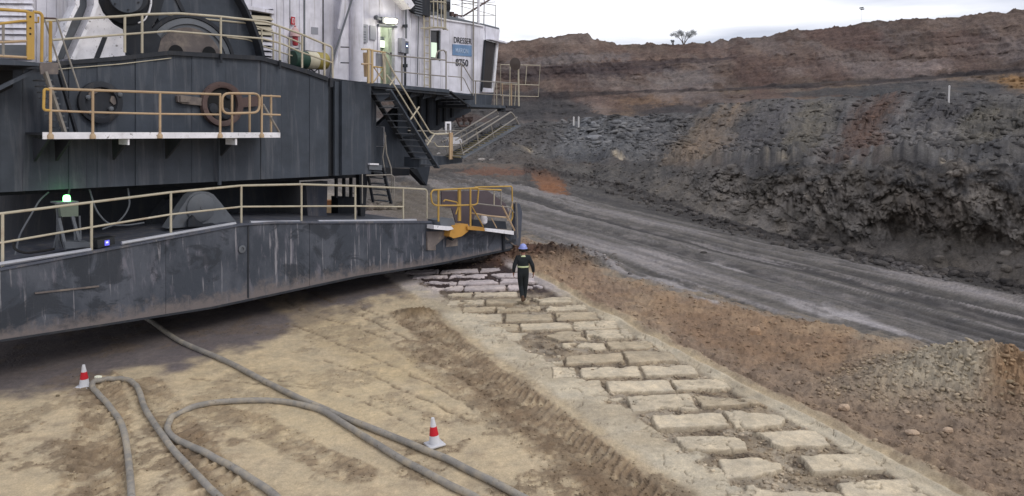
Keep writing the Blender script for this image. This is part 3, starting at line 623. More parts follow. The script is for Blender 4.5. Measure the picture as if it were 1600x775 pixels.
# deck dirt heap lying on the shoe near its middle
# ================================================================ DRAGLINE
org = P(420, 200, -5); org.z = 3.9
dl = thing('dragline', org, 'huge white and dark blue walking dragline filling the left of the pit', 'dragline')
DTX = [-120, 60, 110, 190, 265, 408, 440, 480, 513]; DTY = [112, 104, 97.5, 91, 82.5, 91, 100, 112, 124]
DBX = [-120, 0, 585]; DBY = [306.5, 300.5, 271.5]
segs = [-120, 0, 36, 76, 108, 135, 152, 173, 212, 240, 300, 352, 408, 440, 484, 513]
for i, (a, b) in enumerate(zip(segs[:-1], segs[1:])):
    xs = [a + .06] + [q for q in DTX if a < q < b] + [b - .06]
    plate('side_plate', [(x, I(x, DTX, DTY)) for x in xs] + [(b - .06, I(b, DBX, DBY)), (a + .06, I(a, DBX, DBY))], -1.0 - (0, .022, .006, .03)[i % 4], .1, STEEL, dl)
plate('side_plate', [(513, 126), (523, 128), (523, 274), (513, 275)], -1.28, .1, STEELD, dl)
plate('side_plate', [(523, 127), (534, 129), (534, 274), (523, 274.4)], -1.1, .1, STEEL, dl)
plate('side_plate', [(534.4, 126), (580, 130.5), (580, 271.5), (534.4, 273.6)], -.96, .1, STEEL, dl)
plate('side_plate', [(580, 131), (606, 133), (613, 147), (588, 165), (588, 262), (580, 262)], -1.35, .1, STEEL, dl)
plate('frame_body', [(-120, 113), (265, 86), (410, 94), (513, 127), (585, 134), (585, 266), (-120, 303)], -1.5, 8.5, STEEL, dl)
plate('top_flange', [(x, y - 3.5) for x, y in zip(DTX, DTY)] + [(x, y + 3.2) for x, y in zip(DTX, DTY)][::-1], -.93, .3, STEELD, dl)
plate('flange_line', [(70, 109), (190, 99), (268, 90), (268, 91.2), (190, 100.4), (70, 110.4)], -.97, .03, CREAM, dl)
plate('corner_post', [(516, 122), (521, 122), (521, 136), (516, 136)], -.9, .1, STEELD, dl)
# base below the house
plate('base_frame', [(585, 262), (646, 262), (667, 290), (672, 262), (664, 218), (690, 200), (736, 174), (736, 150), (640, 150), (585, 200)], -3.6, .25, STEEL, dl)
plate('underframe', [(640, 264), (652, 264), (665, 290)], -3.0, .3, STEELD, dl)
plate('underframe', [(585, 262), (640, 264), (640, 274), (585, 276)], -2.2, 1.0, STEELD, dl)
plate('underframe', [(-120, 302), (585, 268), (585, 276), (-120, 312)], -3.2, 6.5, STEELD, dl)
plate('leg_plate', [(478, 285), (512, 283), (510, 345), (505, 352), (482, 352)], -2.6, .3, STEEL2, dl)
plate('leg_plate', [(561, 272), (575, 272), (570, 345), (564, 345)], -2.6, .2, STEELD, dl)
MB().lathe(Vector((P(250, 300, -9).x, P(250, 300, -9).y, .45)), [(5.6, 0), (5.6, 1.2), (5.2, 1.3), (5.0, 3.2)], ZZ, 56).build('round_tub', STEELD, dl, smooth=True)
plate('dark_cabinet', [(528, 307), (557, 308), (557, 345), (528, 345)], -3.7, .4, STEELD, dl)
for x, a, b in ((525, 274, 309), (537, 274, 309), (548, 274, 309)): plate('steel_leg', [(x, a), (x + 3, a), (x + 3, b), (x, b)], -3.4, .1, STEELD, dl)
rod('drain_pipe', [(342.5, 215), (343, 289)], -.85, .055, STEEL, dl)
for pts in ([(112, 284), (105, 310), (96, 340), (88, 368), (82, 396)], [(140, 296), (150, 330), (170, 352), (200, 352), (225, 348)], [(200, 294), (203, 320), (196, 335), (182, 350), (160, 358)], [(76, 300), (62, 312), (52, 330), (40, 350), (30, 368), (24, 398)]):
    rod('hanging_cable', pts, -1.3, .022, GREYM, dl, fillet=.3)
# round flanges in the side plates
fr = MB(); fr.lathe(P(345, 163, -1.0), [(.47, .0), (.47, .12), (.52, .15), (.62, .15), (.64, .02)], NN, 40); fr.build('manhole_rim', RUST, dl, smooth=True)
MB().lathe(P(345, 163, -.97), [(.47, 0), (.0, .02)], NN, 32).build('manhole_opening', DARK, dl)
for x, y, rr in ((333, 170, .16), (352, 178, .18), (340, 184, .13), (356, 150, .10)): MB().lathe(P(x, y, -.95), [(rr, 0), (rr * .8, .06), (0, .08)], NN, 12).build('mud_lump', STEELD, dl, smooth=True)
plate('bearing_bracket', [(277, 150), (281, 148), (316, 153), (316, 165), (286, 162), (278, 159)], -.9, .12, DUSTY, dl)
plate('bearing_bracket', [(372, 154), (402, 150), (408, 157), (402, 166), (374, 168)], -.9, .12, RUST, dl)
MB().lathe(P(155, 160, -1.0), [(.52, 0), (.52, .12), (.44, .15), (.38, .15), (.34, .05), (.0, .05)], NN, 36).build('blanking_ring', STEELD, dl, smooth=True)
plate('bracket_lump', [(135, 140), (143, 134), (155, 131), (160, 136), (152, 145), (140, 150)], -.9, .15, DUSTY, dl)
plate('bracket_lump', [(174, 150), (185, 150), (186, 160), (178, 164), (172, 158)], -.9, .15, DUSTY, dl)
for x, y in ((136, 152), (172, 170), (140, 176), (186, 148)): MB().lathe(P(x, y, -.9), [(.06, 0), (.06, .08), (.03, .1)], NN, 8).build('bolt', GREYM, dl)
plate('access_cover', [(282, 149.5), (297, 151), (297, 160), (282, 159)], -.86, .06, DUSTY, dl)
# ---- side platform with the white toe board
pf = plate('side_platform', [(67, 206.5), (438, 207), (438, 215), (67, 217.5)], .10, .04, WHITE2, dl)
MB().prism([P(67, 208, .08), P(438, 208.5, .08), P(438, 208.5, .08) - NN * 1.08, P(67, 208, .08) - NN * 1.08], ZZ * -.05).build('platform_deck', STEELD, dl)
for x in (201, 369): plate('bracket', [(x - 1.4, 216), (x + 1.4, 216), (x + 1.4, 226.5), (x - 1.4, 226.5)], .05, .5, WHITE2, dl)
for x in (75, 110, 201, 285, 369): 
    a = P(x, 217, .05); MB().prism([a, a - NN * .95, a - NN * .95 - ZZ * .55], UU * .06).build('support_bracket', STEELD, dl)
rail_set(dl, [(76, 138.5), (145, 141), (250, 144.5), (345, 147.5)], [[(70, 172.5), (145, 175.5), (250, 178), (345, 179)]],
         [(79, 139, 212), (145, 141, 212), (250, 144, 211.5), (344, 147, 211), (409, 149.5, 211)], .12, PEACH, .031)
rod('end_loop', [(77, 140), (69, 139), (68, 172), (79, 172.5)], .12, .03, YEL, dl, fillet=.16)
gt = rod('swing_gate', [(347, 145.8), (406, 146.2), (405, 176), (347, 177.5)], .14, .034, PEACH, dl, fillet=.2, close=True)
for x, w_ in ((362.5, -.5), (390, -.5), (423.5, -.45)): rod('inner_post', [(x, 148), (x, 208)], w_, .034, PEACH, dl)
re_ = rod('end_rail', [(408, 149.5), (438, 150.8)], .05, .028, PEACH, dl); rod('mid_rail', [(408, 178.5), (438, 179.5)], .05, .026, PEACH, re_); rod('brace', [(411, 163), (436, 206)], -.1, .035, GREYR, re_)
# stair from the upper-left deck down to the platform
st = MB().bar(P(70, 112, -.15), P(102, 211, -.15), .05, .2, NN).build('access_stair', GREYR, dl)
MB().bar(P(92, 112, -.75), P(119, 207, -.75), .05, .14, NN).build('stringer', STEELD, st)
for i in range(9):
    t = i / 8; a = P(74 + 26 * t, 125 + 75 * t, -.18); MB().bar(a, a - NN * .6, .2, .03).build('tread', GREYM, st)
for pts, w_ in (([(88, 28), (99, 64), (124, 140)], -.3), ([(69, 28), (80, 62), (106, 141)], -.75)): rod('stair_rail', pts, w_, .02, GREYR, st)
plate('stair_head_plate', [(62, 98), (92, 98), (91, 116), (64, 116)], -.1, .05, DUSTY, dl)
# ---- upper-left deck and its yellow rails
plate('deck_edge', [(-120, 92), (0, 92), (62, 98), (62, 103), (0, 101), (-120, 99)], -.12, .12, STEEL, dl)
MB().prism([P(-120, 94, -.15), P(62, 99, -.15), P(62, 99, -.15) - NN * .85, P(-120, 94, -.15) - NN * .85], ZZ * -.06).build('deck_plate', STEELD, dl)
plate('deck_truss', [(-120, 150), (0, 141), (52, 115), (62, 112), (62, 106), (50, 109), (0, 134), (-120, 142)], -.3, .12, STEEL, dl)
plate('dark_opening', [(-60, 108), (20, 110), (20, 136), (0, 146), (-60, 150)], -.98, .04, DARK, dl)
yh = rod('yellow_handrail', [(-80, 12), (0, 14.5), (40, 17.5), (47, 20)], -.15, .034, YEL, dl, fillet=.15)
for m_ in ([(-80, 42), (0, 37), (36, 32.5), (50, 33)], [(-80, 64), (0, 66), (44, 64)], [(-80, 84), (0, 87.5), (44, 90)]): rod('mid_rail', m_, -.15, .03, YEL if m_[1][1] < 50 else PEACH, yh, fillet=.1)
rod('post', [(5, 38), (5, 88)], -.15, .028, GREYR, yh)
yp = plate('latch_post', [(42.5, 18), (54, 18), (54, 93), (42.5, 93)], -.12, .06, YEL, yh)
for y in (26, 44, 53): MB().lathe(P(47.5, y, -.11), [(.022, 0), (.0, .005)], NN, 8).build('pin_hole', DARK, yp)
rod('corner_rail', [(52, 18.5), (63, 20), (66, 25), (65, 97)], -.2, .034, YEL, yh, fillet=.12)
rod('post', [(79, 33), (78.5, 97)], -.6, .036, YEL, yh)
rod('corner_rail', [(66, 28), (87, 29), (91, 33)], -.4, .022, RUST, yh); rod('corner_rail', [(54, 35), (60, 35), (60, 26)], -.4, .022, YEL, yh)
# ---- upper walkway rails along the side plate
rail_set(dl, [(66, 33.5), (118, 29.5), (190, 25.5), (222, 22.5), (280, 21), (345, 26), (417, 34), (470, 53), (510, 70), (519, 73), (520, 122)],
         [[(82, 62.5), (190, 54), (265, 48.5), (345, 55), (408, 60), (440, 68), (472, 82), (519, 98)]],
         [(195, 26, 82), (222, 22, 83), (345, 26, 88), (437, 41, 96), (472, 56, 106), (507, 69, 118)], -1.0, CREAM, .033, plates=False)
rail_set(dl, [(262, 22.5), (316, 29.5), (388, 36.5), (410, 45), (440, 55), (472, 68), (473, 105)], [[(265, 51), (345, 57), (388, 62), (408, 71), (440, 82), (472, 92)]],
         [(316, 29, 84), (409, 45, 90), (427, 52, 96), (452, 60, 100)], -1.75, CREAM, .028, plates=False)
rod('clamp', [(345.5, 84), (345.5, 98)], -.88, .04, STEELD, dl); rod('clamp', [(437.5, 94), (437.5, 108)], -.88, .04, STEELD, dl)
# ---- walking arm, cam housing and gear
for pts in ([(121, -40), (121, 8), (108, 34), (84, 95)], [(150, -40), (150, 8), (142, 30), (113, 92)]):
    plate('arm_flange', [(x - 3, y) for x, y in pts] + [(x + 3.5, y) for x, y in pts[::-1]], -1.25, .45, WHITE2, dl)
plate('arm_web', [(150, -40), (154, 4), (161, 20), (178, 38), (192, 46), (196, 88), (113, 94), (126, 64), (142, 30)], -1.4, .1, WHITE2, dl)
plate('arm_slot', [(161, 58), (168, 58), (156, 90), (148, 90)], -1.36, .05, STEELD, dl)
plate('arm_side', [(124, -40), (148, -40), (146, 8), (136, 34), (112, 90), (88, 94), (110, 36), (124, 8)], -1.72, .08, GREYM, dl)
plate('arm_back', [(158, -40), (250, -40), (252, 20), (235, 45), (196, 86), (192, 46), (176, 34), (160, 14)], -1.62, .1, STEELD, dl)
MB().lathe(P(197, -6, -1.45), [(.72, -.2), (.72, .0), (.50, .12), (.46, .26), (.43, .30), (.0, .31)], NN, 44).build('pin_cap', STEELD, dl, smooth=True)
MB().lathe(P(196, -6, -1.13), [(.42, 0), (.42, .05), (.0, .06)], NN, 40).build('cap_plate', STEEL, dl, smooth=True)
for a in (40, 100, 160, 220, 280, 340): MB().lathe(P(196, -6, -1.06) + UU * .34 * math.cos(R(a)) + ZZ * .34 * math.sin(R(a)), [(.022, 0), (.022, .03), (0, .035)], NN, 8).build('bolt', STEELD, dl)
plate('cam_housing', [(222, -60), (366, -60), (372, -10), (383, 12), (396, 40), (406, 70), (411, 91), (230, 92), (238, 66), (252, 42), (244, 20), (230, 8)], -1.75, .3, STEEL, dl)
plate('housing_rim', [(364, -60), (370, -60), (376, -10), (388, 14), (401, 42), (410, 68), (415, 91), (411, 91), (406, 70), (396, 41), (384, 13), (371, -9)], -1.4, .4, STEELD, dl)
for pts in ([(222, -20), (236, -2), (250, 22), (262, -20), (256, -20), (248, 8), (236, -14)], [(276, -10), (290, 18), (284, 18), (270, -10)]): plate('rib', pts, -1.7, .12, STEELD, dl)
MB().lathe(P(298, 98, -1.62), [(1.24, -.14), (1.24, .02), (1.08, .05), (1.06, .0), (.0, .0)], NN, 64).build('gear_case', GREYM, dl, smooth=True)
MB().lathe(P(298, 98, -1.6), [(1.36, -.14), (1.36, .03), (1.26, .03), (1.26, -.14)], NN, 64).build('gear_case_rim', STEELD, dl, smooth=True)
MB().lathe(P(298, 98, -1.5), [(.98, -.1), (.98, -.03), (.0, -.03)], NN, 56).build('hub_plate', DUSTY, dl, smooth=True)
for x, y in ((275, 82), (327, 84)): MB().lathe(P(x, y, -1.5), [(.21, 0), (.0, .01)], NN, 24).build('dark_port', DARK, dl)
0 and plate('grease_shelf', [(262, 50), (345, 56), (362, 58), (362, 61), (345, 60), (262, 55)], -1.3, .25, YEL, dl)
plate('cam_link', [(196, 40), (224, 28), (252, 60), (246, 84), (196, 86)], -1.5, .1, STEELD, dl)
rod('hose', [(232, 20), (226, 32), (216, 36)], -1.3, .02, WHITE2, dl, fillet=.2); rod('hose', [(236, -20), (236, 6), (232, 22)], -1.3, .028, WHITE2, dl)
# ---- machinery house: wall panels of white sheet
HW = -2.3
def wtop(x): return -70
def wbot(x): return I(x, [-120, 0, 60, 265, 410, 513, 585, 700, 760], [108, 104, 100, 86, 95, 124, 131, 143, 150])
def wall_panel(a, b, yt=None, yb=None, w=HW, ribs=1, mat=WHITE, par=dl):
    o = plate('wall_panel', [(a + .25, yt if yt is not None else -70), (b - .25, yt if yt is not None else -70), (b - .25, yb if yb is not None else wbot(b)), (a + .25, yb if yb is not None else wbot(a))], w, .07, mat, par)
    return o
for a, b in ((50, 57), (57, 73), (73, 88), (88, 99), (99, 120), (120, 142)): wall_panel(a, b, w=HW + .04 * ((a % 2)))
lou = plate('louvre_frame', [(-120, -70), (50, -70), (50, 104), (-120, 108)], HW - .25, .05, DARK, dl)
for i in range(18):
    y = -64 + i * 9.6; a, b = P(-118, y - 1.5, HW), P(50, y + 1.5, HW)
    MB().prism([a, b, b - ZZ * .17 + NN * .10, a - ZZ * .17 + NN * .10], NN * -.015 + ZZ * .012).build('slat', WHITE, lou)
plate('louvre_sill', [(-120, 70), (41, 70), (41, 88), (-120, 88)], HW + .3, .05, GREYM, dl)
for a, b in ((366, 382), (382, 393)): wall_panel(a, b)
wall_panel(393, 432, -70, 14); wall_panel(427, 432, 14)
for a, b in ((432, 444), (444, 452.5), (452.5, 468), (468, 476), (476, 505), (505, 522), (522, 548)): wall_panel(a, b, w=HW + (.03 if a in (444, 468) else 0))
vf = plate('vent_frame', [(391, 12), (429, 20), (429, 96), (391, 93)], HW - .12, .05, DARK, dl)
plate('vent_hood', [(386, 8), (430, 17), (430, 22), (386, 14)], HW + .12, .25, WHITE, dl); plate('vent_jamb', [(424.5, 20), (428.5, 21), (428.5, 97), (424.5, 96)], HW + .05, .1, WHITE, dl)
for i in range(9):
    y = 24 + i * 8; a, b = P(388, y, HW), P(424.5, y + 2.5, HW); MB().prism([a, b, b - ZZ * .11 + NN * .08, a - ZZ * .11 + NN * .08], ZZ * .015).build('slat', CREAM if i < 4 else WHITE, vf)
for x in (443.8, 468.2, 452.6): rod('seam_rib', [(x, -60), (x, wbot(x))], HW + .01, .018, WHITE, dl)
rod('conduit', [(504.8, -60), (505, 78)], HW + .05, .02, STEELD, dl); rod('conduit', [(453, -60), (453, 100)], HW + .03, .012, GREYM, dl)
dr = plate('closed_door', [(477, -6), (503.5, -4), (503.5, 82), (477, 78)], HW + .04, .05, WHITE, dl); plate('door_plate', [(486.5, 42), (497.2, 43), (497.2, 54), (486.5, 53)], HW + .055, .015, SIGNG, dr)
plate('door_frame', [(475, -8), (477, -8), (477, 108), (475, 107)], HW + .06, .04, GREYM, dr)
# tall white column with its raking strut
MB().tube([P(557, -80, -1.75), P(557, 128, -1.75)], .235, 24).build('column', WHITE2 if False else WHITE, dl, smooth=True)
plate('column_stiffener', [(519, 126), (519, 118), (533, 60), (540, -70), (549, -70), (549, 128), (519, 124)], -1.85, .08, WHITE, dl)
rod('raking_strut', [(556, -20), (518.5, 98), (516, 120)], -1.35, .035, GREYM, dl)
MB().bar(P(542, -30, -1.5), P(531, 46, -1.5), .2, .06, NN).build('brace_plate', WHITE, dl)
for y in (73.5, 98): rod('rung', [(532.5, y), (545, y + .3)], -1.6, .02, STEELD, dl)
plate('column_foot', [(519, 122), (548, 126), (566, 128), (566, 131), (519, 127)], -1.2, .8, STEELD, dl)
# lit doorway
for a, b in ((565, 592.5),): wall_panel(a, b)
wall_panel(592.5, 618, -70, 38.5); wall_panel(618, 635); wall_panel(635, 641, w=HW + .03)
dw = plate('doorway', [(590.8, 38), (594.3, 38), (594.3, 132), (590.8, 132)], HW + .04, .16, WHITE, dl)
plate('lintel', [(592, 37.5), (621, 40.5), (621, 43), (592, 41)], HW + .1, .22, GREYM, dw)
plate('jamb', [(616.5, 42), (621.5, 42), (621.5, 134), (616.5, 134)], HW + .05, .16, WHITE, dw)
MINT = paint('mint_green_interior', 'c8cfc2', 'a9b0a2', .3, .7, streak=False)
plate('open_door_leaf', [(608, 45), (616, 47), (616, 133), (608, 130)], HW - .35, .05, MINT, dw); plate('leaf_edge', [(614.5, 46), (619, 44), (619, 134), (614.5, 134)], HW - .02, .04, WHITE, dw)
rm = plate('room_back_wall', [(560, 20), (650, 20), (650, 140), (560, 140)], HW - 1.7, .05, MINT, dl)
MB().prism([P(575, 20, HW - .1), P(575, 20, HW - .1) - NN * 1.6, P(575, 140, HW - .1) - NN * 1.6, P(575, 140, HW - .1)], UU * .05).build('room_side_wall', MINT, rm)
MB().prism([P(640, 20, HW - .1), P(640, 20, HW - .1) - NN * 1.6, P(640, 140, HW - .1) - NN * 1.6, P(640, 140, HW - .1)], UU * .05).build('room_side_wall', MINT, rm)
c0 = P(575, 26, HW - .1); c1 = P(640, 30, HW - .1); MB().prism([c0, c1, c1 - NN * 1.6, c0 - NN * 1.6], ZZ * .05).build('room_ceiling', MINT, rm)
c0 = P(575, 131, HW - .1); c1 = P(640, 136, HW - .1); MB().prism([c0, c1, c1 - NN * 1.6, c0 - NN * 1.6], ZZ * .05).build('room_floor', GREYM, rm)
iw = plate('inner_window', [(593, 57), (608.5, 58), (608.5, 76), (593, 75)], HW - 1.55, .05, GREYM, rm); plate('pane', [(594, 63), (607.5, 64), (607.5, 75), (594, 74)], HW - 1.53, .03, plain('lit_pane', 'e8efe2', .4, .8, 'dfe8d8'), iw)
plate('door_handle', [(611, 82), (614.5, 82.5), (614.5, 86), (611, 85.5)], HW - .3, .06, STEELD, dw)
# the lamp over the door really lights it
lamp = plate('bulkhead_lamp', [(597, 26), (621, 28), (622, 38), (598, 36)], HW + .22, .2, GREYM, dl)
o = MB(); o.tube([P(602, 32, HW + .26), P(618.5, 33.5, HW + .26)], .085, 12); o.build('tube_light', plain('fluorescent_tube', 'fffdf0', .4, 9.0, 'fff6dc'), lamp, smooth=True)
MB().tube([P(588, 28, HW + .15), P(598, 31, HW + .15)], .05, 8).build('lamp_arm', GREYM, lamp, smooth=True); MB().lathe(P(588, 27.5, HW + .2), [(.0, -.1), (.08, -.06), (.1, 0), (.08, .06), (0, .1)], ZZ, 12).build('camera_dome', GREYM, lamp, smooth=True)
def point(name, loc, e, col, r=.12):
    l = bpy.data.lights.new(name, 'POINT'); l.energy = e; l.color = col; l.shadow_soft_size = r; o = bpy.data.objects.new(name, l); scene.collection.objects.link(o); o.location = loc
point('door_lamp_light', P(610, 34, HW + .45), 12, (1, .95, .8)); point('room_light', P(603, 36, HW - .7) , 26, (1, 1, .88), .1)
# signs and boxes on the wall
plate('sign_plate', [(565, 37.5), (575, 38.5), (575, 66.5), (565, 65.5)], HW + .06, .03, SIGNG, dl)
for y in (41, 49, 53, 57, 61): plate('sign_line', [(567, y), (572, y + .4), (572, y + 1.9), (567, y + 1.5)], HW + .066, .006, GREYM, dl)
plate('sign_plate', [(578.5, 39.5), (588, 40.5), (588, 62.5), (578.5, 61.5)], HW + .05, .03, SIGNG, dl)
cb = plate('switch_box', [(627.5, 59), (633.5, 61), (633.5, 83), (627.5, 81)], HW + .25, .22, SIGNG, dl)
plate('box_face', [(633, 64), (638.5, 65), (638.5, 84), (633, 83)], HW + .22, .15, GREYM, cb); plate('screen', [(634, 67), (637.6, 67.6), (637.6, 75), (634, 74.4)], HW + .235, .02, plain('dark_blue_screen', '3d4d78', .3), cb)
plate('indicator', [(635.3, 71), (636.8, 71.2), (636.8, 73), (635.3, 72.8)], HW + .24, .01, plain('indicator_light', 'e8f0ff', .4, 3.0, 'cfe0ff'), cb)
rod('conduit', [(634, -10), (634.5, 60)], HW + .12, .04, GREYM, dl); rod('conduit', [(633, 84), (633, 134)], HW + .12, .04, STEELD, dl); rod('conduit', [(654, 22), (652, 134)], HW + .08, .022, GREYM, dl)
for y in (38, 100): plate('conduit_clip', [(631.5, y), (637, y), (637, y + 5), (631.5, y + 5)], HW + .17, .1, STEELD, dl)
plate('bracket_arm', [(618, -14), (634, -14), (648, 8), (642, 14)], HW + .5, .5, WHITE2, dl)  # white diagonal bracket arm
# fire point
fs = plate('fire_sign', [(455, 25.8), (461.3, 26.8), (461.3, 39), (455, 38)], HW + .08, .02, plain('sign_red', 'a8202c', .5), dl)
plate('symbol', [(457, 28.5), (459.8, 29), (459.8, 36.6), (457, 36)], HW + .085, .006, plain('sign_white', 'e6dde0', .5), fs); plate('symbol', [(457.8, 29.5), (459.1, 29.7), (459.1, 35.7), (457.8, 35.4)], HW + .09, .006, plain('sign_red', 'a8202c', .5), fs)
# ---- operator's cab
for a, b in ((641, 656),): wall_panel(a, b, 12)
wall_panel(656, 671.5, 20); wall_panel(671.5, 688, 24, 47.5); wall_panel(671.5, 688, 94); 
RX = [655, 700, 735, 757, 779]; RY = [21, 31, 36.5, 41, 47]
cab = plate('cab_wall', [(688.2, 29), (702.8, 31.5), (702.8, 143.5), (688.2, 142)], HW, .07, WHITE, dl)
for a, b in ((703, 730.8), (731, 745.6), (745.8, 757)):
    yb = {703: 147, 731: 148, 745.8: 146}[a]; plate('cab_wall', [(a, I(a, RX, RY)), (b, I(b, RX, RY)), (b, yb) if b != 757 else (753, 146), (a, yb)], HW, .07, WHITE, dl)
CHAM = P(757, 100, HW); cdir = Vector((math.sin(R(24)), math.cos(R(24)), 0))
def Q(px, py):                                   # a point on the cab's chamfered front face
    n = cdir.cross(ZZ); r = ray(px, py); return CAMP + r * ((CHAM - CAMP).dot(n) / r.dot(n))
MB().prism([Q(757, 41), Q(779, 46.5), Q(777, 66), Q(757, 62)], cdir.cross(ZZ) * .06).build('cab_fascia', WHITE, dl)
MB().prism([Q(757.3, 62.5) , Q(776, 67), Q(769.5, 144), Q(752.5, 143)], cdir.cross(ZZ) * -.05).build('front_window', GLASS, dl)
wf = MB().prism([Q(774.5, 66.5), Q(777.5, 67), Q(770.5, 144.5), Q(767.5, 144)], cdir.cross(ZZ) * .06).build('window_frame', WHITE2, dl)
MB().prism([Q(753, 137), Q(768, 138.5), Q(768, 144.5), Q(752, 144)], cdir.cross(ZZ) * .05).build('window_sill', WHITE, wf)
MB().prism([Q(756, 62.5), Q(758, 62.5), Q(753.5, 143), Q(751.5, 143)], cdir.cross(ZZ) * .05).build('window_stile', STEELD, wf)
MB().prism([Q(756, 62), Q(783, 68.5), Q(783, 66.3), Q(776, 64), Q(757, 60.8)], cdir.cross(ZZ) * .3).build('visor', WHITE, wf)
MB().prism([P(640, 13, HW), P(655, 19, HW), P(700, 30, HW), P(735, 35.5, HW), P(757, 40, HW), Q(780, 46), Q(780, 46) - NN * 3, P(700, 30, HW) - NN * 4.2, P(640, 13, HW) - NN * 4.2], ZZ * .07).build('cab_roof', GREYM, dl)
plate('roof_edge', [(640, 12.5), (655, 19.5), (700, 30), (735, 35.5), (757, 40), (757, 42), (735, 37.5), (700, 32.3), (655, 22), (640, 15)], HW + .07, .1, WHITE2, dl)
plate('cab_back', [(656, 24), (752, 42), (752, 143), (656, 140)], HW - 1.2, .05, GREYM, dl)
plate('cab_skirt', [(700, 143), (731, 146.5), (771, 145), (767, 166), (727, 166), (700, 150)], HW + .02, .1, STEEL, dl)
for x in (739.5, 747): rod('roof_post', [(x, -40), (x, I(x, RX, RY) + (112 if x < 740 else 0))], HW + .08 if x < 740 else HW - .3, .03 if x < 740 else .02, GREYR, dl)
MB().tube([P(748.3, -60, HW + .05), P(747.5, 37, HW + .05)], .055, 10).build('roof_mast', WHITE2, dl, smooth=True)
rr = rod('roof_rail', [(706, -2), (774.5, 8.5), (774, 44)], HW - .8, .018, GREYR, dl)
for pts in ([(722, -30), (722, 28)], [(757, -30), (756, 38)]): rod('post', pts, HW - .8, .022, GREYR, rr)
for pts in ([(722, 24), (774, 24)], [(706, 6), (774, 24)], [(706, 7), (774, 3)], [(722, 4), (752, 10)]): rod('wire', pts, HW - .8, .012, GREYR, rr)
rod('roof_strut', [(724, 25), (790, -16)], HW - .5, .04, RUST, dl)
for x, y in ((706, 22), (712, 25), (718, 27)): MB().hexa(P(x, y, HW - .3), .08, .06, .09).build('roof_fitting', RUST, dl)
plate('roof_box', [(716, 25), (726, 28), (726, 33), (716, 31)], HW - .1, .3, WHITE2, dl)
wn = plate('side_window', [(671.5, 47), (688, 49.5), (688, 94), (671.5, 92)], HW - .06, .03, GLASS, dl)
plate('lit_pane', [(674, 66), (682.5, 67), (682.5, 90), (674, 89)], HW - .03, .02, plain('lit_window_pane', 'c9d8c6', .4, .55, 'c8dcc4'), wn); plate('window_frame', [(671.5, 47), (673, 47), (673, 93), (671.5, 93)], HW + .02, .05, WHITE, wn); plate('window_frame', [(686.4, 49), (688.4, 49.4), (688.4, 95), (686.4, 95)], HW + .02, .05, GREYM, wn)
lv_ = plate('roof_louvre', [(645, -60), (672, -60), (672, 26), (651, 20), (645, 16)], HW + .25, .3, STEELD, dl)
for i in range(8): plate('slat', [(649, -6 + i * 4), (660, -3 + i * 4), (660, -1.3 + i * 4), (649, -4.3 + i * 4)], HW + .3, .05, GREYM, lv_)
plate('machinery_block', [(664, -60), (704, -60), (704, 14), (700, 28), (664, 22)], HW - .6, 1.0, STEELD, dl)
for i in range(3):
    for j in range(4): plate('dark_panel', [(666 + j * 10, -6 + i * 12), (673 + j * 10, -5 + i * 12), (673 + j * 10, 3 + i * 12), (666 + j * 10, 2 + i * 12)], HW - .57, .05, GREYM if (i + j) % 2 else DARK, dl)
# caged ladder
cg = MB().tube([P(662, -60, HW + .15), P(662, 44, HW + .15)], .022, 6).build('ladder_cage', CREAM, dl)
cen = P(680, 30, HW + .1); rad = .42
for k in range(8):
    a = R(-75 + k * 150 / 7); q = cen + UU * rad * math.sin(a) + NN * rad * math.cos(a)
    MB().tube([q + ZZ * 2.2, q - ZZ * .36], .022, 6).build('cage_bar', CREAM, cg)
for z_ in (-.36, .62, 1.5):
    MB().tube([cen + UU * rad * 1.02 * math.sin(R(a)) + NN * rad * 1.02 * math.cos(R(a)) + ZZ * z_ for a in range(-90, 91, 15)], .026, 6).build('hoop', CREAM, cg)
rod('hoop', [(658, 44), (690, 43.5), (700, 47)], HW + .3, .022, CREAM, cg, fillet=.3)
for x in (663, 671): rod('stile', [(x, -40), (x, 140)], HW + .1, .026, CREAM, cg)
for i in range(14): rod('rung', [(663, -30 + i * 12.5), (671, -29 + i * 12.5)], HW + .1, .016, CREAM, cg)
# lettering on the cab
def text(s, x0, x1, ytop, ybot, w, mat, par, name='lettering', bold=.012):
    cu = bpy.data.curves.new('tmp', 'FONT'); cu.body = s; cu.extrude = .004; cu.offset = bold; cu.resolution_u = 3
    to = bpy.data.objects.new('tmp', cu); scene.collection.objects.link(to); dg = bpy.context.evaluated_depsgraph_get(); me = bpy.data.meshes.new_from_object(to.evaluated_get(dg)); bpy.data.objects.remove(to)
    co = np.array([v.co[:] for v in me.vertices]); lo = co.min(0); hi = co.max(0)
    a = P(x0, ybot, w); b = P(x1, ybot, w); c = P(x0, ytop, w); o0 = world_loc(par); wdt = (Vector((b.x, b.y, 0)) - Vector((a.x, a.y, 0))).length; hgt_ = c.z - a.z; sl_ = (b.z - a.z)
    for v in me.vertices:
        u = (v.co.x - lo[0]) / (hi[0] - lo[0]); t = (v.co.y - lo[1]) / (hi[1] - lo[1]); v.co = a + UU * (u * wdt) + ZZ * (t * hgt_ + sl_ * u * .0) + NN * (v.co.z) - o0
    me.name = name; me.materials.clear(); me.materials.append(mat); o = bpy.data.objects.new(name, me); link(o, par); return o
INK = plain('black_lettering', '25252b', .6); BLUE = paint('blue_sign', '6b88ab', '8497ae', .4, .5, streak=False)
text('DRESSER', 709.5, 736.8, 57.3, 66.6, HW + .02, INK, dl, bold=.0); text('8750', 712.2, 731.8, 91.5, 102.8, HW + .02, INK, dl, bold=.012)
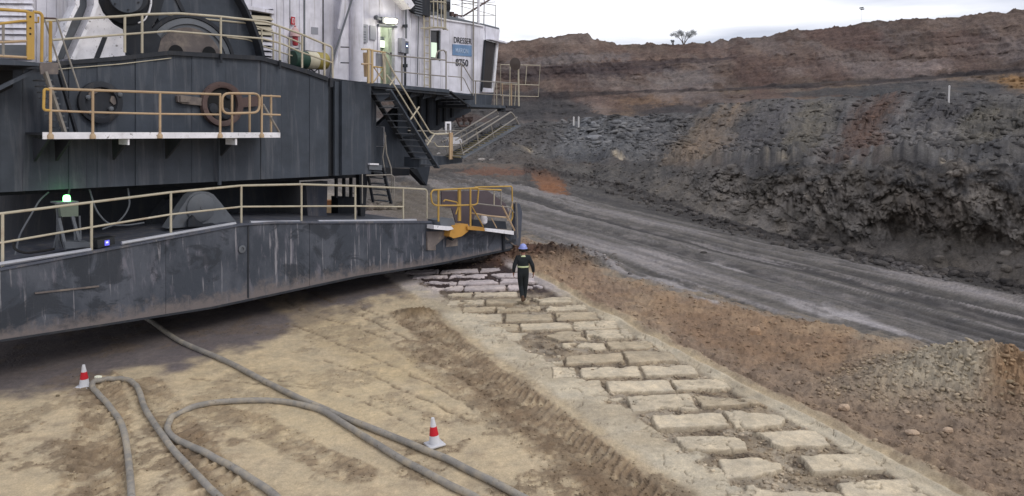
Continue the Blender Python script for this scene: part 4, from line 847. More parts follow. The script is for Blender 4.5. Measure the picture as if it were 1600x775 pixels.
bs = plate('name_plate', [(707.5, 69), (737.2, 71), (737.2, 88.5), (707.5, 86)], HW + .03, .03, BLUE, dl); text('MARION', 712, 731.5, 74.6, 82, HW + .04, plain('pale_blue_lettering', 'a9bcd4', .6), bs)
# ---- walkway, cab stair and lower cab deck
wk = MB().prism([P(585, 132.5, -1.0), P(702, 144.5, -1.0), P(702, 144.5, -1.0) - NN * 1.25, P(585, 132.5, -1.0) - NN * 1.25], ZZ * -.12).build('walkway', STEELD, dl)
plate('walkway_edge', [(566, 127.5), (702, 139.8), (702, 145), (566, 133)], -.95, .06, STEEL, dl)
for i in range(4): plate('joist', [(625 + i * 20, 137 + i * 2), (629 + i * 20, 137.5 + i * 2), (636 + i * 20, 147 + i * 2), (620 + i * 20, 151 + i * 2)], -1.2, .06, STEELD, dl)
cw = plate('corrugated_wall', [(622, 146), (742, 152), (742, 158), (700, 190), (656, 212), (622, 214)], -3.2, .08, STEEL, dl)
for x in (640, 655, 668, 684, 694, 706): plate('wall_rib', [(x, 148), (x + 3, 148.5), (x + 3, I(x, [656, 700, 742], [208, 186, 158])), (x, I(x, [656, 700, 742], [210, 188, 158]))], -3.1, .1, STEELD, cw)
rail_set(dl, [(603, 82), (612, 86.5), (640, 89), (697, 94)], [[(612, 111), (697, 119.5)]], [(628, 88, 134), (673, 93, 138), (697, 80, 144)], -1.0, GREYR, .026, plates=False)
rod('door_rail_loop', [(681, 92), (683, 80), (694, 78), (697, 84), (697, 100)], -1.0, .026, GREYR, dl, fillet=.12)
rail_set(dl, [(697, 97), (722, 99), (738, 126), (808, 130)], [[(700, 119), (724, 121), (736, 146), (797, 149)]], [(721, 99, 142), (743, 127, 163), (772, 129, 165), (786, 147, 167)], -1.0, GREYR, .022, plates=False)
cs = MB().bar(P(702, 143, -1.05), P(733, 167, -1.05), .05, .2, NN).build('cab_stair', STEELD, dl)
for i in range(4): t = i / 3; a = P(703 + 26 * t, 149 + 14 * t, -1.05); MB().bar(a, a - NN * .95, .24, .035).build('tread', GREYM, cs)
ld_ = MB().prism([P(730, 164, -1.0), P(790, 166.5, -1.0), P(790, 166.5, -1.0) - NN * 1.6, P(730, 164, -1.0) - NN * 1.6], ZZ * -.1).build('lower_deck', STEELD, dl)
plate('deck_edge', [(730, 162.5), (790, 165), (790, 169), (730, 166.5)], -.96, .05, STEEL, dl); plate('deck_edge', [(792, 165), (813, 165.5), (813, 168.5), (792, 168)], -1.0, .5, STEELD, dl)
plate('dark_bracket', [(783, 168), (790, 168), (790, 174), (782, 174)], -1.1, .2, STEELD, dl)
# mirror and far frame
rod('mirror_post', [(810, 108), (810.5, 166)], -1.0, .035, CREAM, dl); MB().lathe(P(805, 100, -.98), [(.0, -.05), (.24, -.03), (.27, 0), (.0, .02)], (NN * .9 - UU * .3 ), 24).build('mirror', plain('dark_mirror_back', '33261f', .5), dl, smooth=True)
wfm = rod('wind_frame', [(782, 101), (844, 102), (841, 151), (782, 149.5)], -1.9, .018, CREAM, dl, close=True)
for pts in ([(823, 103), (821, 132)], [(797, 102), (796, 165)], [(783, 131), (842, 133)], [(806, 132), (804, 165)]): rod('post', pts, -1.9, .016 if pts[0][0] != 797 else .02, CREAM, wfm)
for x in (772, 776, 785, 799): rod('post', [(x, 130), (x, 165)], -1.3, .016 if x != 799 else .03, PEACH if x > 780 else CREAM, wfm)
# ---- main stair
sa, sb = P(607, 140, -.25), P(683, 262, -.25)
ms = MB().bar(sa, sb, .06, .26, NN).build('main_stair', STEEL, dl)
off = NN * -.95
MB().bar(sa + off + (sb - sa) * -.02, sb + off, .05, .22, NN).build('stringer', STEELD, ms)
for i in range(12):
    a = sa + (sb - sa) * ((i + .6) / 12); MB().bar(a, a + off, .22, .035).build('tread', GREYM, ms)
rod('stair_rail', [(600, 84), (612, 108), (672, 207), (683, 210), (700, 209)], -.25, .028, CREAM, ms, fillet=.1); rod('stair_rail', [(604, 117), (612, 127), (668, 217), (673, 222)], -.25, .026, CREAM, ms)
for a, b in (((598, 83), (602, 131)), ((655, 167), (641, 187)), ((679, 209), (667, 227)), ((619, 119), (609, 133))): rod('post', [a, b], -.25, .028, CREAM, ms)
yr = rod('yellow_door_rail', [(565, 77), (577, 77), (583, 79), (602, 82)], -.35, .03, YEL2, dl); rod('mid_rail', [(565, 100), (581, 100)], -.35, .028, PEACH, yr); rod('mid_rail', [(583, 104), (601, 106)], -.35, .022, YEL, yr)
for x, a, b in ((576.5, 77, 130), (582, 77, 130), (601.5, 82, 131)): plate('post', [(x - 1.6, a), (x + 1.6, a), (x + 1.6, b), (x - 1.6, b)], -.33, .05, YEL2 if x < 600 else CREAM, yr)
plate('small_panel', [(588, 83), (598, 84), (598, 104), (588, 103)], -.45, .03, SIGNG, yr); rod('brace', [(584, 105), (599, 126)], -.4, .02, YEL2, yr); rod('brace', [(600, 106), (584, 128)], -.4, .02, YEL2, yr)
ex = plate('fold_step', [(570, 82), (574, 82), (576, 120), (572, 120)], -.5, .1, PEACH, dl)
# landing and boarding ladder
plate('landing', [(655, 246), (700, 244), (722, 246), (722, 254), (655, 262)], -.9, .8, STEEL, dl)
rl = rod('landing_rail', [(637, 204), (680, 205), (728, 204), (730, 225), (705, 226)], -1.2, .022, GREYR, dl, fillet=.08)
rod('mid_rail', [(680, 209), (702, 208), (702, 229), (683, 229), (678, 222)], -.5, .022, CREAM, rl, fillet=.06)
for x, w_ in ((704, -.45), (706.5, -.6)): plate('post', [(x - 1.3, 207), (x + 1.3, 207), (x + 1.3, 249), (x - 1.3, 249)], w_, .05, PEACH, rl)
plate('number_bracket', [(696, 190), (705, 190), (705, 208), (703, 208), (703, 193), (698, 193), (698, 207), (696, 207)], -1.2, .04, WHITE2, rl)
ba, bb = P(720, 247, -.2), P(810, 196, -.2)
bl = MB().bar(ba, bb, .06, .24, NN).build('boarding_ladder', GREYM, dl, label='folded steel boarding stair raised to the right')
bo = NN * -.8; MB().bar(ba + bo, bb + bo, .05, .2, NN).build('stringer', STEELD, bl)
for i in range(15):
    a = ba + (bb - ba) * ((i + .4) / 15); MB().bar(a, a + bo, .26, .04).build('tread', TREADM, bl)
rod('hand_line', [(718, 226), (798, 175), (803, 180), (811, 195)], -.2, .03, GREYR, bl, fillet=.05); rod('hand_line', [(722, 240), (808, 183)], -.2, .026, GREYR, bl)
rod('hand_line', [(690, 222), (700, 217), (776, 172), (778, 178)], -1.0, .028, GREYR, bl); rod('hand_line', [(712, 219), (779, 181)], -1.0, .024, GREYR, bl)
for t in (.04, .3, .55): 
    a = ba + (bb - ba) * t; MB().tube([a + ZZ * .05, a + ZZ * .62 - UU * .18], .024, 6).build('stanchion', GREYR, bl); MB().tube([a + bo, a + bo + ZZ * .6 - UU * .18], .016, 6).build('stanchion', GREYR, bl)
# pipework hanging between cab and base
for pts in ([(713, 185), (718, 197), (734, 197), (736, 186)], [(716, 186), (738, 184)], [(724, 180), (725, 196)]): rod('rusty_pipe', pts, -1.6, .045, RUST, dl, fillet=.1)
for x in (717, 726, 735): MB().lathe(P(x, 187, -1.6), [(.06, -.08), (.11, -.03), (.11, .03), (.06, .08)], ZZ, 10).build('valve', RUST, dl, smooth=True)
plate('white_tank', [(700, 216), (716, 214), (722, 218), (722, 226), (702, 228)], -1.4, .3, WHITE2, dl)
# small door, junction box and lower ladder at the frame's corner
sdr = plate('access_hatch', [(587, 196), (601, 197), (601, 229.5), (587, 229)], -1.5, .04, STEEL, dl); rod('outline', [(587.5, 197.5), (600, 198.5), (600, 229), (587.5, 228.5)], -1.49, .012, WHITE2, sdr, close=True)
rod('hatch_rail', [(601, 206), (604, 240), (611, 262), (613, 302)], -1.0, .026, GREYR, dl); rod('hatch_rail', [(603, 211), (598, 245), (604, 285)], -1.05, .02, GREYR, dl)
plate('junction_box', [(577, 257), (597, 258), (597, 266), (577, 265)], -.9, .3, GREYM, dl); plate('box_lid', [(578, 255), (592, 255.5), (592, 258), (578, 257.5)], -.85, .2, WHITE2, dl)
ls = MB().bar(P(598, 262, -1.0), P(611, 318, -1.0), .05, .13, NN).build('lower_stair', STEELD, dl); MB().bar(P(574, 268, -1.6), P(583, 316, -1.6), .05, .1, NN).build('stringer', STEELD, ls)
for i in range(6): a = P(600 + 2 * i, 270 + i * 9, -1.02); MB().bar(a, a - NN * .75, .2, .03).build('tread', GREYM, ls)
rod('stair_rail', [(572, 274), (612, 273), (616, 277), (615, 312)], -.9, .024, GREYR, ls, fillet=.08); rod('stair_rail', [(566, 272), (566, 318)], -.9, .022, GREYR, ls)
# house bulk: back volume and roof, so that it is a closed building from any side
plate('house_body', [(-120, -70), (575, -70), (575, 130), (-120, 112)], HW - 1.9, 7.5, WHITE, dl)
plate('house_body', [(575, -70), (645, -70), (645, 132), (575, 130)], HW - 2.1, 7, WHITE, dl)
plate('house_roof', [(-124, -74), (645, -74), (645, -69), (-124, -69)], HW + .2, 10, GREYM, dl)
plate('house_floor', [(-120, 112), (265, 88), (410, 97), (513, 128), (585, 134), (740, 150), (740, 156), (585, 140), (-120, 116)], HW + .9 - .4, 6.0, STEELD, dl)
# ================================================================ THINGS ON AND AROUND THE MACHINE
def tp(px, py):
    """the terrain's own point whose bearing and elevation in the survey grid are nearest"""
    j = int(np.argmin(np.abs(cols - px))); i = int(np.argmin(np.abs(PY[:, j] - py))); return Vector(V3[i, j]), GCOL[i, j]
def gpt(px, py, dz=0.0):
    p, _ = tp(px, py); return p + ZZ * dz
def attr_col(me, c):
    n = len(me.vertices); a = me.color_attributes.new('col', 'FLOAT_COLOR', 'POINT'); c = np.asarray(c)
    if c.ndim == 1: c = np.tile(c, (n, 1))
    a.data.foreach_set('color', np.concatenate([c, np.ones((n, 1))], 1).astype(np.float32).ravel())
# ---- beacon stand on the shoe deck
o0 = P(108, 386, -.6)
bs_ = thing('beacon_stand', o0, 'grey cabinet on angled legs with a glowing green beacon on top', 'warning light')
plate('cabinet', [(93, 317.5), (122.5, 316), (122.5, 338), (96, 339)], -.65, .3, paint('grey_green_cabinet', '6d776c', '5a5f58', .3, .6, streak=False), bs_)
plate('cabinet_lid', [(88, 316), (123, 314.5), (123, 317), (88, 318.5)], -.6, .36, GREYM, bs_)
plate('back_board', [(89, 320), (96, 319), (96, 340), (92, 388), (89, 388)], -.8, .04, GREYM, bs_)
for a, b in (((92, 341), (103, 390)), ((113, 338), (124, 376))): MB().bar(P(*a, -.68), P(*b, -.55), .06, .07, NN).build('leg', GREYM, bs_)
for a, b, w_ in (((124, 337), (126, 374), -.9), ((116, 340), (117, 378), -.95)): MB().bar(P(*a, w_), P(*b, w_), .04, .04, NN).build('leg', GREYM, bs_)
plate('foot_plate', [(100, 378), (140, 378), (146, 381), (146, 385), (103, 389)], -.5, .35, GREYM, bs_)
lamp_g = MB().lathe(P(104.5, 317, -.75), [(.07, 0), (.08, .05), (.082, .12), (.065, .18), (.0, .2)], ZZ, 20).build('beacon_lens', plain('green_beacon_glow', '8effa0', .3, 6.0, '70ff80'), bs_, smooth=True)
point('beacon_light', P(104.5, 311, -.75) + ZZ * .16, .5, (.15, 1, .2), .05)
rod('cable', [(96, 338), (97, 352), (93, 370), (99, 388)], -.66, .012, BLACK, bs_, fillet=.1)
o0 = P(168, 386, -.35)
cbx = thing('control_box', o0, 'small black box with lit blue screen lying on the shoe deck', 'box')
plate('case', [(152, 375), (179, 370), (179.5, 381), (153, 388)], -.25, .35, plain('black_plastic', '26282a', .5), cbx)
sc_ = plate('screen', [(164, 376), (171, 375), (171, 383), (164, 384)], -.235, .015, plain('blue_screen', '5a5ca8', .3, 1.0, '5a58d8'), cbx)
plate('screen_glyph', [(166, 378), (169, 377.5), (169, 379.5), (166, 380)], -.228, .006, plain('screen_glyph', 'c8c8ff', .3, 2.0, 'c8c8ff'), sc_)
# cable coil on the deck
o0 = P(70, 395, -1.0); cc = MB()
cc.tube([P(20, 372, -1.3), P(22, 390, -1.0), P(40, 396, -.9), P(62, 393, -.9), P(85, 389, -.9)], .03, 8, fillet=.3)
o = cc.build('deck_cable', BLACK, smooth=True); tag(o, 'black cable curling on the shoe deck beside the beacon stand', 'cable')
# ---- drum on its stand
o0 = P(483, 112, -1.7); OD = thing('oil_drum', o0, 'green, cream and olive drum lying on a black stand on the walkway', 'drum')
def drumseg(x0, x1, mat, nm, r0=.29):
    a = P(x0, 91.5, -1.75); b = P(x1, 91.5, -1.75); b.z = a.z + (b.z - a.z) * 0; ln = (b - a).length
    return MB().lathe(a, [(r0 * .97, 0), (r0, .015), (r0, ln - .015), (r0 * .97, ln)], UU, 28).build(nm, mat, OD, smooth=True)
c0 = P(457, 91.5, -1.75).z
def drum(x0, x1, mat, nm):
    a = P(x0, 91.5, -1.75); b = P(x1, 91.5, -1.75); a.z = b.z = c0 - .02; ln = (b - a).length; r0 = .285
    return MB().lathe(a, [(r0 * .96, 0), (r0, .02), (r0, ln - .02), (r0 * .96, ln)], UU, 28).build(nm, mat, OD, smooth=True)
drum(457, 478, paint('drum_green', '2f4b40', '25352f', .4, .5, streak=False), 'green_end'); drum(478, 493, paint('drum_cream', 'cdc7b0', '8d8370', .3, .5, streak=False), 'cream_band'); drum(493, 508, paint('drum_olive', 'a39552', '6f6238', .5, .5, streak=False), 'olive_end')
for a, b in (((484, 105), (484, 116)), ((498, 107), (499, 121)), ((484, 106), (498, 119)), ((498, 107), (485, 117)), ((456, 102), (480, 105))): MB().bar(P(*a, -1.7), P(*b, -1.7), .03, .03, NN).build('stand_leg', STEELD, OD)
# ---- extinguisher hanging under its sign
o0 = P(461, 75, HW); FE = thing('fire_extinguisher', o0, 'red fire extinguisher in a pale cover hanging below the red sign', 'extinguisher')
MB().lathe(P(461.5, 72, HW + .2), [(.02, 0), (.085, .02), (.09, .08), (.09, .46), (.07, .55), (.03, .6), (.03, .66)], ZZ, 16).build('cylinder', plain('extinguisher_red', '9c2430', .4), FE, smooth=True)
MB().lathe(P(461, 57, HW + .2), [(.16, 0), (.15, .1), (.11, .22), (.05, .3), (.02, .31)], ZZ, 14).build('cover', paint('cover_cloth', 'c9aaa8', 'b0505a', .5, .8, streak=False), FE, smooth=True)
plate('wall_bracket', [(456, 74), (467, 75), (467, 77), (456, 76)], HW + .25, .2, GREYM, FE)
# ---- timber baulks and drums of rubble seen under the machine
for i, (px, py) in enumerate(((515, 321), (514, 326), (516, 331))): pass
tb = thing('timber_stack', at_z(515, 352), 'short stack of orange timber baulks seen beneath the house', 'timber')
for i in range(4):
    a = at_z(500, 352); b = at_z(530, 352); m_ = MB(); m_.hexa((a + b) / 2 + ZZ * (.16 + i * .34) + Vector((0, .2 * (i % 2), 0)), .42, .2, .15, Vector((1, 0, 0)), Vector((0, 1, 0))); m_.build('baulk', paint('timber_%d' % i, '8a6040' if i % 2 else 'b09a7a', '5b4330', .4, .9, streak=False), tb)
# ================================================================ CONES
RED = paint('cone_red', 'c0202c', '8a2028', .3, .5, streak=False); CW = paint('cone_white', 'cfcfd2', '8e8a86', .4, .5, streak=False)
cone = thing('traffic_cone', gpt(131, 603, .03), 'red and white cone standing beside the hose loop on dark mud', 'traffic cone', 'traffic cones by the hoses')
c = cone.location.copy()
MB().hexa(c + ZZ * .02, .155, .155, .02, Vector((1, 0, 0)), Vector((0, 1, 0))).build('base', CW, cone, bevel=.01)
for nm, mt, a, b in (('lower_band', CW, .04, .19), ('red_sleeve', RED, .19, .345), ('top', CW, .345, .5)):
    rr_ = lambda h: .105 - (h - .04) * .165
    pr = [(rr_(a) + (.004 if mt is RED else 0), a), (rr_(b) + (.004 if mt is RED else 0), b)]
    if b > .49: pr += [(rr_(b) - .006, b), (0, b - .01)] 
    MB().lathe(c, pr, ZZ, 24).build(nm, mt, cone, smooth=True)
def dup(root, loc, rz, label):
    r = root.copy(); scene.collection.objects.link(r); r.location = loc; r.rotation_euler = rz if not isinstance(rz, (int, float)) else (0, 0, rz); r['label'] = label
    for ch in list(root.children):
        q = ch.copy(); scene.collection.objects.link(q); q.parent = r
    return r
dup(cone, gpt(680, 697, .02), (R(-3), R(-3), .5), 'red and white cone standing beside the long hose on yellow mud')
# ================================================================ HOSES
HOSE = paint('dusty_grey_hose', '8f8a82', 'ac9f89', .7, .8, streak=False, bump=.4, spot='6b5f4e', scale=1.4)
def smooth_path(pts, n=10):
    out = []
    q = [pts[0]] + pts + [pts[-1]]
    for i in range(1, len(q) - 2):
        p0, p1, p2, p3 = q[i - 1], q[i], q[i + 1], q[i + 2]
        for k in range(n):
            t = k / n; out.append(0.5 * ((2 * p1) + (p2 - p0) * t + (2 * p0 - 5 * p1 + 4 * p2 - p3) * t * t + (3 * p1 - p0 - 3 * p2 + p3) * t ** 3))
    out.append(pts[-1]); return out
def hose(pix, label, r=.068, lift=0.0):
    pts = [at_z(x, y, r * .8) for x, y in pix]; pts = smooth_path([Vector(p) for p in pts], 8)
    out_ = []
    for p in pts: out_.append(Vector((p.x, p.y, ground_z(p.x, p.y) + r * .85 + lift)))
    for _ in range(4): out_ = [out_[0]] + [Vector((out_[i].x, out_[i].y, (out_[i - 1].z + out_[i].z * 2 + out_[i + 1].z) / 4)) for i in range(1, len(out_) - 1)] + [out_[-1]]
    o = MB().tube(out_, r, 12).build('hose', HOSE, smooth=True); tag(o, label, 'hose', 'hoses lying on the mud'); return o
hose([(214, 900), (207, 800), (203, 740), (197, 690), (187, 655), (168, 630), (150, 612), (143.5, 603), (149, 595.5), (168, 592), (193, 592), (209, 599), (218, 612), (226, 636), (245, 667), (271, 702), (303, 738), (345, 778), (400, 830), (500, 930)], 'grey hose bent in a tight loop behind the left cone', .058)
hose([(560, 930), (470, 820), (425, 770), (392, 748), (350, 724), (303, 700), (272, 684), (262, 671), (266, 656), (284, 643), (330, 631), (390, 626), (450, 629), (500, 641), (540, 663), (580, 688), (640, 724), (700, 757), (760, 790), (900, 880)], 'grey hose making the wide loop in the middle of the mud', .061, .0)
hose([(180, 470), (235, 503), (262, 522), (300, 542), (350, 564), (400, 589), (460, 619), (520, 645), (580, 669), (640, 693), (700, 718), (760, 748), (815, 777), (900, 822), (1050, 910)], 'straight grey hose running out from under the shoe past the right cone', .063, .0)
# ================================================================ MUD PADS of the imprint
pad_root = bpy.data.objects['shoe_imprint_path']; prng = np.random.default_rng(5)
d_ = 9.4; k = 0
while d_ < 28.2:
    x = XR(d_) - .40 + prng.uniform(-.08, .08); row = []
    left_ = XL(d_) + .30 + prng.uniform(0, .3)
    for wd in (1.28, 1.45, 1.3, 1.2):
        a_ = x - wd
        if a_ < left_: wd = x - left_; a_ = left_
        if wd < .3: break
        row.append((a_, wd)); x = a_ - .03
    x0_ = row[-1][0]
    for q, (x, wd) in enumerate(row[::-1]):
        if prng.random() < .03: continue
        ww = wd * prng.uniform(.97, 1.03); dd = prng.uniform(.60, .72) if (prng.random() > .22 or d_ > 22.8) else .86; broke = prng.random() < .22 and d_ < 22.8; cx, cy = x + ww / 2, d_ + .10 * (x - x0_) + prng.uniform(-.03, .03)
        nx, ny = 46, 26; gu, gv = np.meshgrid(np.linspace(-.54, .54, nx), np.linspace(-.56, .56, ny), indexing='ij')
        wx = cx + gu * ww; wy = cy + gv * dd + gu * ww * .10
        nn_ = fbm(wx * 3.1, wy * 3.1, None, 4, 201); n2_ = fbm(wx * 11, wy * 11, None, 3, 205); brk = fbm(wx * 1.3, wy * 1.3, None, 3, 209)
        ex_ = (.5 - np.abs(gu)) * ww + nn_ * .05 + n2_ * .02; ey_ = (.5 - np.abs(gv)) * dd + nn_ * .05 + n2_ * .015
        e_ = np.minimum(ex_, ey_) - np.clip(brk - (-.05 if broke else .22 if q else .02), 0, 1) * 1.2
        top = .018 + prng.uniform(-.012, .015); tilt = prng.uniform(-.03, .03)
        cr_ = np.abs(fbm(wx * 1.9 + 5, wy * 1.9, None, 3, 215)); crack = sstep(.035, .0, cr_) * (prng.random() < .55)
        zz = -.12 + (top + .12) * sstep(-.02, .03, e_) + tilt * gu + .006 * n2_ - crack * .05 + .05 * w0[0, 0] * 0
        base = ground_z(cx, cy) ; zz = zz + (0.02)
        me = bpy.data.meshes.new('mud_pad'); vs = np.stack([wx, wy, zz], -1).reshape(-1, 3)
        fs = [(i * ny + j, (i + 1) * ny + j, (i + 1) * ny + j + 1, i * ny + j + 1) for i in range(nx - 1) for j in range(ny - 1)]
        me.from_pydata(vs.tolist(), [], fs); me.polygons.foreach_set('use_smooth', [True] * len(fs))
        fr_ = float(sstep(23.6, 25.2, np.array([cy]))[0]); t0 = colr('cdbfa6') * prng.uniform(.95, 1.05); t1 = colr('c6bbba') * prng.uniform(.9, 1.12)
        if prng.random() < .2: t0 = colr('b9aa91')
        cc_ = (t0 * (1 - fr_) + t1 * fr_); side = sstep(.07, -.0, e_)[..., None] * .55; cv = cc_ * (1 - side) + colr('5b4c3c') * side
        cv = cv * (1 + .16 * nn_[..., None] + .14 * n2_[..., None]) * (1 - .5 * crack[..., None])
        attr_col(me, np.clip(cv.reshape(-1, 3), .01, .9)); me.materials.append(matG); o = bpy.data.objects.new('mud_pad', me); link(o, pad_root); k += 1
    d_ += .90
print('pads', k)
# ================================================================ ROCKS AND CLODS
t_ = (1 + 5 ** .5) / 2
ICO = np.array([(-1, t_, 0), (1, t_, 0), (-1, -t_, 0), (1, -t_, 0), (0, -1, t_), (0, 1, t_), (0, -1, -t_), (0, 1, -t_), (t_, 0, -1), (t_, 0, 1), (-t_, 0, -1), (-t_, 0, 1)]) / math.hypot(1, t_)
IF = np.array([(0, 11, 5), (0, 5, 1), (0, 1, 7), (0, 7, 10), (0, 10, 11), (1, 5, 9), (5, 11, 4), (11, 10, 2), (10, 7, 6), (7, 1, 8), (3, 9, 4), (3, 4, 2), (3, 2, 6), (3, 6, 8), (3, 8, 9), (4, 9, 5), (2, 4, 11), (6, 2, 10), (8, 6, 7), (9, 8, 1)])
def scatter(name, mask, n, s0, s1, mat, label, bright=(.8, 1.35), power=2.2, flat=.62, tint=None):
    w = mask * KK ** 2 if False else mask.astype(float)
    # area weight: cells far away cover more ground
    w = w * KK ** 1.2 if s1 > .3 else w * KK
    w = w.ravel() / w.sum(); idx = rng.choice(len(w), n, p=w); pos = V3.reshape(-1, 3)[idx]; c = GCOL.reshape(-1, 3)[idx]
    s = s0 + (s1 - s0) * rng.random(n) ** power
    v = ICO[None] * (1 + rng.uniform(-.32, .32, (n, 12, 1))) * rng.uniform(.6, 1.25, (n, 1, 3)) * np.array([1, 1, flat])
    a = rng.uniform(0, 6.28, n); ca, sa = np.cos(a), np.sin(a); vx = v[..., 0] * ca[:, None] - v[..., 1] * sa[:, None]; vy = v[..., 0] * sa[:, None] + v[..., 1] * ca[:, None]
    tl = rng.uniform(-.4, .4, (n, 1)); vz = v[..., 2] + vx * tl
    v = np.stack([vx, vy, vz], -1) * s[:, None, None] * .5 + pos[:, None, :] + np.array([0, 0, 1.0]) * (s * .06)[:, None, None]
    v[..., :2] += rng.normal(0, 1, (n, 1, 2)) * .02
    cc_ = c * rng.uniform(bright[0], bright[1], (n, 1)); 
    if tint is not None: t = rng.random((n, 1)) ** 2 * .7; cc_ = cc_ * (1 - t) + np.asarray(tint) * t
    me = bpy.data.meshes.new(name); me.vertices.add(n * 12); me.vertices.foreach_set('co', v.astype(np.float32).ravel()); f = (IF[None] + (np.arange(n) * 12)[:, None, None]).astype(np.int32)
    me.loops.add(f.size); me.loops.foreach_set('vertex_index', f.ravel()); me.polygons.add(n * 20); me.polygons.foreach_set('loop_start', np.arange(0, f.size, 3, dtype=np.int32)); me.polygons.foreach_set('loop_total', np.full(n * 20, 3, dtype=np.int32)); me.update(calc_edges=True)
    attr_col(me, np.clip(np.repeat(cc_, 12, 0), .01, .9)); me.materials.append(mat); o = bpy.data.objects.new(name, me); link(o); tag(o, label, kind='stuff'); return o
inview = (PX > -100) & (PX < 1720) & (PY < 900)
scatter('loose_clods', near & inview & (verge_s > .4) & (Y < 60), 6500, .02, .13, matG, 'brown clods strewn over the verge', (.75, 1.4), 6, tint=colr('8a7a66'))
scatter('mud_crumbs', near & inview & ((patchy + b1 + b2 + b3 + b4 + b5 + mm * 6) > .45) & (Y < 30) & (PX < 1200), 9000, .012, .055, matG, 'crumbs of mud along the tyre marks', (.7, 1.2), 2.5)
scatter('trench_rubble', TRACK & (core > .4) & inview, 7000, .02, .11, matG, 'broken mud between the printed pads', (.8, 1.7), 2.4, tint=colr('8d7c66'))
scatter('mound_gravel', near & (mnd > .06) & inview, 3000, .02, .16, matG, 'gravel on the grey heap', (.8, 1.5), 4, tint=colr('a3947a'))
scatter('rubble_heap', near & (mnd2 > .08) & inview, 1200, .03, .22, matG, 'brown lumps in the heap beyond the shoe tip', (.7, 1.5), 6, tint=colr('7a6858'))
scatter('bank_foot_rubble', near & inview & (Aedge > .35) & (Y < 90), 3000, .05, .6, matF, 'grey rubble at the foot of the bank', (.8, 1.4), 8, tint=colr('68625e'))
scatter('bank_rubble', (face | bench) & inview & (PX > 700), 4500, .05, .45, matF, 'dark rubble on the bank', (.75, 1.35), 6)
scatter('scree_rubble', scree & inview & (PX > 700), 6000, .1, 1.0, matW, 'grey blocks over the scree', (.85, 1.3), 8)
scatter('pale_slabs', scree & inview & (PX > 870) & (PX < 1080) & (sy > 180), 450, .3, 2.2, matW, 'pale slabs lying on the left of the scree', (1.0, 1.5), 3, .35)
scatter('far_floor_rubble', near & inview & (PY < 330) & (PX > 380) & (PX < 1100) & (road_s < .98), 3500, .08, .8, matF, 'rubble on the far pit floor', (.8, 1.5), 6)
scatter('bench_rubble', ((TT > 2.0) & (TT < 3.25)) & inview & (PX > 760), 3500, .08, .8, matF, 'loose rock on the bench above the bank', (.8, 1.4), 4)
def boulder(px, py, wpx, label, flat=.6, k=1.3, rot=0.):
    p, c_ = tp(px, py); s = wpx / F * (p.y) ; bm = bmesh.new(); bmesh.ops.create_icosphere(bm, subdivisions=2, radius=.5)
    for v in bm.verts:
        n_ = fbm(np.array([v.co.x * 2.2 + px]), np.array([v.co.y * 2.2 + py]), np.array([v.co.z * 2.2]), 3, 301)[0]; v.co *= 1 + .45 * n_
        v.co.x *= s; v.co.y *= s * .7; v.co.z *= s * flat
    for pl in range(6):                                                     # knock flat facets off
        d = Vector((random.uniform(-1, 1), random.uniform(-1, 1), random.uniform(-.3, 1))).normalized(); lim = .36 * s * (abs(d.x) + .7 * abs(d.y) + flat * abs(d.z)) 
        for v in bm.verts:
            e = v.co.dot(d) - lim
            if e > 0: v.co -= d * e
    me = bpy.data.meshes.new('boulder'); bm.to_mesh(me); bm.free(); attr_col(me, np.clip(c_ * k, .02, .8)); me.materials.append(matG if p.y < 30 else matF)
    o = bpy.data.objects.new('boulder', me); link(o); o.location = p + ZZ * s * flat * .18; o.rotation_euler = (0, 0, rot); tag(o, label, 'rock', 'larger rocks in the pit'); return o
